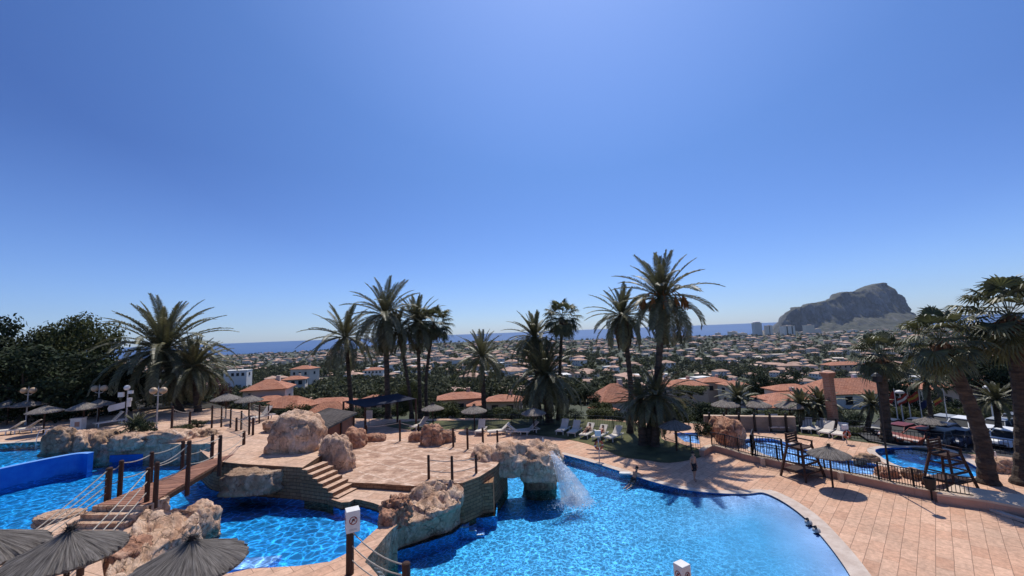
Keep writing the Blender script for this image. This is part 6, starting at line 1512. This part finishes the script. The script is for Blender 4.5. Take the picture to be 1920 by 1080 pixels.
for i, (w_, d_, h_, fl, wg, wm) in enumerate([(13, 9, 4, 0, 1, 'plaster'), (11, 10, 6.2, 0, 0, 'plasterw'), (16, 9, 4.2, 0, 1, 'plasterp'), (10, 8, 3.6, 0, 0, 'plaster'), (14, 10, 6.4, 0, 1, 'plasterw'), (12, 8, 3.8, 1, 0, 'plasterw'), (18, 8, 6, 0, 0, 'plasterp'), (9, 9, 5.8, 0, 1, 'plaster'), (13, 10, 3.4, 1, 1, 'plasterp')]):
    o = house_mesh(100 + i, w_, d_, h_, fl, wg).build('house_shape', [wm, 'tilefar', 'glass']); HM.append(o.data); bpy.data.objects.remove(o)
rt = random.Random(77)
DEPT = {}
def depth_for(dep, u=0.0):
    k = round(u * 5)
    if k not in DEPT:
        L = []; d = 90.0
        while d < 3300: L.append((d, (H - ground(k / 5 * d, d)) / d * F)); d *= 1.02
        DEPT[k] = L
    for d_, q in DEPT[k]:
        if q <= dep: return d_
    return 3200
taken = {}
def free(x, y, r):
    k = (int(x // 20), int(y // 20))
    for i in (-1, 0, 1):
        for j in (-1, 0, 1):
            for (a, b, c) in taken.get((k[0] + i, k[1] + j), ()):
                if (a - x) ** 2 + (b - y) ** 2 < (r + c) ** 2: return False
    taken.setdefault(k, []).append((x, y, r)); return True
for o in list(COL.objects):
    if o.get('category') in ('house', 'pool'): free(o.location.x, o.location.y, 9)
def wood_at(x, y): return noise.fractal(Vector((x / 170, y / 170, 9.2)), 1, 2, 3)
spots = []
tries = 0
while len(spots) < 1500 and tries < 40000:
    tries += 1; dep = 21.5 + 98 * rt.random() ** 1.25; px = rt.uniform(-150, 2060); y = depth_for(dep, (px - 960) / F) * rt.uniform(.93, 1.07); x = (px - 960) / F * y
    if y < 98 or wood_at(x, y) > .22 or y > 3150: continue
    u = x / y
    if not free(x, y, rt.uniform(8, 13) * (.8 if y < 260 else 1)): continue
    spots.append((y, x, rt.choice([0, 1, 2, 3, 4, 5, 6, 7, 8, 5, 8, 4, 1]), rt.uniform(.66, 1.02), rt.uniform(-.7, .7) + rt.choice((0, PI / 2))))
spots = [(y, x, k, s * (.78 if y < 330 else 1) * rt.uniform(.85, 1.15), a) for y, x, k, s, a in spots]
spots.sort()
for i, (y, x, k, s, a) in enumerate(spots[:285]):
    o = bpy.data.objects.new('valley_house', HM[k]); COL.objects.link(o); o.location = (x, y, ground(x, y)); o.rotation_euler = (0, 0, a); o.scale = (s, s, s)
    tag(o, 'small pale house with tiled or flat roof among the trees of the valley', 'house', 'houses scattered through the valley')
class Bulk:
    def __init__(s): s.v = []; s.f = []; s.m = []
    def add(s, me, M_):
        i0 = len(s.v); s.v.extend([tuple(M_ @ v.co) for v in me.vertices]); s.f.extend([tuple(i0 + k for k in p.vertices) for p in me.polygons]); s.m.extend([p.material_index for p in me.polygons])
    def build(s, name, mats):
        me = bpy.data.meshes.new(name); me.from_pydata(s.v, [], s.f)
        for q in mats: me.materials.append(MT[q])
        me.polygons.foreach_set('material_index', s.m); me.update(); o = bpy.data.objects.new(name, me); COL.objects.link(o); return o
bk = Bulk()
for y, x, k, s, a in spots[285:]: bk.add(HM[k], Matrix.Translation((x, y, ground(x, y))) @ Matrix.Rotation(a, 4, 'Z') @ Matrix.Scale(s * rt.uniform(.9, 1.15), 4))
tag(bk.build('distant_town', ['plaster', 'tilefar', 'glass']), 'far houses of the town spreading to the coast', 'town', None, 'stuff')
# valley trees
VT = []
for sd_, m, ls, per, n, Hc in ((201, 'leafvalley', 1.5, 9, 13, 4.4), (203, 'leafvalley', 1.4, 10, 15, 5.2), (205, 'leafolive', 1.4, 9, 12, 3.6), (207, 'leafvalley', 1.3, 12, 9, 6)):
    o = leaf_cloud(sd_, tree_clumps(sd_, 5, Hc, n), per, ls).build('crown_shape', m); VT.append(o.data); bpy.data.objects.remove(o)
tk = MB(); tk.tube([(0, 0, -3), (0, 0, 3.5)], [.4, .25], 6); o = tk.build('trunk', 'bark'); TK = o.data; bpy.data.objects.remove(o)
ts = []; tries = 0
while len(ts) < 7600 and tries < 60000:
    tries += 1; dep = 19.5 + 118 * rt.random() ** 1.7; px = rt.uniform(-200, 2120); y = depth_for(dep, (px - 960) / F) * rt.uniform(.9, 1.1); x = (px - 960) / F * y
    if y < 60: continue
    wv = wood_at(x, y)
    if y < 260 and rt.random() < .3: continue
    if wv < .12 and rt.random() < .42: continue
    r = rt.uniform(2.2, 4.6) * (1.15 if y > 900 else .72 if y < 280 else 1)
    if wv < .22 and not free(x, y, r * .2): continue
    ts.append((y, x, rt.randrange(4), r, rt.uniform(0, 6.28)))
ts.sort()
for i, (y, x, k, r, a) in enumerate(ts[:290]):
    t = empty('valley_tree', (x, y, ground(x, y)), a, 'dark leafy tree standing among the houses of the valley', 'tree', 'trees scattered through the valley'); s = r / 5
    for nm, me, z, sc in (('crown', VT[k], r * 1.05, (s, s, s)), ('trunk', TK, 0, (s * 1.3, s * 1.3, s))):
        o = bpy.data.objects.new(nm, me); COL.objects.link(o); o.parent = t; o.location = (0, 0, z); o.scale = sc
LO = []
for sd_, m in ((301, 0), (303, 0), (305, 1), (307, 0)):
    o = leaf_cloud(sd_, tree_clumps(sd_, 5, 4.2, 7), 3.4, 2.3).build('clump', 'leafdark'); LO.append(o.data); bpy.data.objects.remove(o)
bk = Bulk()
for y, x, k, r, a in ts[290:]:
    s = r / 5; i0 = len(bk.m); bk.add(LO[k], Matrix.Translation((x, y, ground(x, y) + r * .75)) @ Matrix.Rotation(a, 4, 'Z') @ Matrix.Scale(s, 4)); 
    if k == 2: bk.m[i0:] = [1] * (len(bk.m) - i0)
tag(bk.build('distant_woods', ['leafvalley', 'leafolive']), 'woods and garden trees spreading through the valley to the coast', 'woods', None, 'stuff')
# towers by the bay
def tower_mat(name, c, bw, bh):
    k = NT(name); b = k.n('BsdfPrincipled', i_Roughness=.8); tc = k.n('TexCoord'); br = k.n('TexBrick', offset=0.0); k.l(tc.outputs['UV'], br.inputs['Vector'])
    br.inputs['Scale'].default_value = 1; br.inputs['Brick Width'].default_value = bw; br.inputs['Row Height'].default_value = bh; br.inputs['Mortar Size'].default_value = .55
    br.inputs['Color1'].default_value = (c[0] * .66, c[1] * .66, c[2] * .68, 1); br.inputs['Color2'].default_value = (c[0] * .8, c[1] * .8, c[2] * .8, 1); br.inputs['Mortar'].default_value = (*c, 1)
    k.l(br.outputs[0], b.inputs['Base Color']); k.l(b.outputs[0], k.out.inputs[0]); MT[name] = k.m; return name
tw = [tower_mat('pale tower facade', (.90, .84, .74), 4.2, 3.0), tower_mat('sand tower facade', (.85, .74, .60), 3.4, 3.0), tower_mat('grey tower facade', (.72, .70, .67), 3.8, 3.0)]
for x0, x1, yt, yb, dep, m, lab, ex in [(1413, 1427, 606, 640, 1700, 2, 'slim grey tower with a rounded crown, left end of the skyline', 'crown'), (1342, 1351, 625, 641, 1750, 1, 'small lone tower far left of the skyline', ''), (1366, 1382, 622, 640, 1800, 1, 'sandy block of flats behind the lone small tower', ''), (1382, 1400, 625, 641, 1780, 1, 'lower sandy block of flats beside the sandy block', ''),
    (1427, 1436, 621, 642, 1720, 0, 'low pale block between the two slim towers', ''), (1436, 1447, 611, 643, 1690, 0, 'slim pale tower with a dark centre strip', 'strip'), (1466, 1488, 611, 641, 1700, 0, 'broad flat topped tower with two dark vertical strips', 'strips'),
    (1499, 1510, 623, 640, 1800, 1, 'low block left of the sandy tower', ''), (1509, 1525, 610, 641, 1720, 1, 'sand coloured tower in the middle of the skyline', 'cap'), (1525, 1538, 617, 641, 1760, 2, 'darker grey tower joined to the sandy tower', ''), (1542, 1562, 624, 639, 1850, 0, 'white terraced hotel block, left half', ''), (1562, 1585, 622, 638, 1850, 0, 'white terraced hotel block, right half', ''), (1592, 1606, 619, 638, 1800, 0, 'pale tower with a dark slot right of the hotel block', 'strip'), (1606, 1622, 626, 639, 1850, 1, 'low sandy block at the right end of the skyline', '')]:
    a, b = D(x0, yb, dep), D(x1, yt, dep); wd = (b.x - a.x) * .78; ht_ = b.z - a.z; t = empty('apartment_tower', ((a.x + b.x) / 2, dep, a.z), 0, lab, 'tower block'); dd = wd * .7
    MB().prism([(-wd / 2, -dd / 2), (wd / 2, -dd / 2), (wd / 2, dd / 2), (-wd / 2, dd / 2)], -25, ht_).build('wall', tw[m], t)
    MB().box((0, 0, ht_ + .9), (wd * 1.04, dd * 1.04, 1.8)).build('roof', 'plaster', t)
    MB().box((wd * .15, 0, ht_ + 3), (wd * .3, dd * .4, 2.6)).build('lift_house', 'plaster', t)
    if ex == 'crown': MB().lathe([(wd * .5, ht_ + 1.8), (wd * .46, ht_ + 6), (wd * .3, ht_ + 9), (0, ht_ + 9.5)], 16).build('crown', tw[2], t)
    if ex in ('strip', 'strips'):
        for s in ((0,) if ex == 'strip' else (-.24, .24)): MB().box((wd * s, -dd / 2 - .3, ht_ / 2 - 8), (wd * .1, .6, ht_ + 14)).build('balcony_strip', 'glass', t)
for i in range(46):
    px = rt.uniform(1345, 1760); dep = rt.uniform(1750, 2350); q = D(px, rt.uniform(630, 641) - (px - 1500) * .03, dep); w_ = rt.uniform(14, 34); h_ = rt.uniform(8, 24)
    o = MB().prism([(-w_ / 2, -7), (w_ / 2, -7), (w_ / 2, 7), (-w_ / 2, 7)], -40, h_ * .5).build('apartment_block', rt.choice(tw[:2]), loc=(q.x, q.y, q.z)); tag(o, 'low pale apartment block of the bay town in front of the headland', 'building', 'low blocks of the bay town')

# ================================================================== sea air
hz = MB().box((0, 2600, 150), (11000, 7600, 640)).build('haze', 'white'); hz.data.materials.clear()
k = NT('sea air'); pv = k.n('VolumePrincipled'); pv.inputs['Color'].default_value = (.62, .74, .92, 1); pv.inputs['Density'].default_value = HAZE; pv.inputs['Anisotropy'].default_value = .2
k.l(pv.outputs[0], k.out.inputs[1]); hz.data.materials.append(k.m); tag(hz, 'thin sea air', 'haze', None, 'stuff')
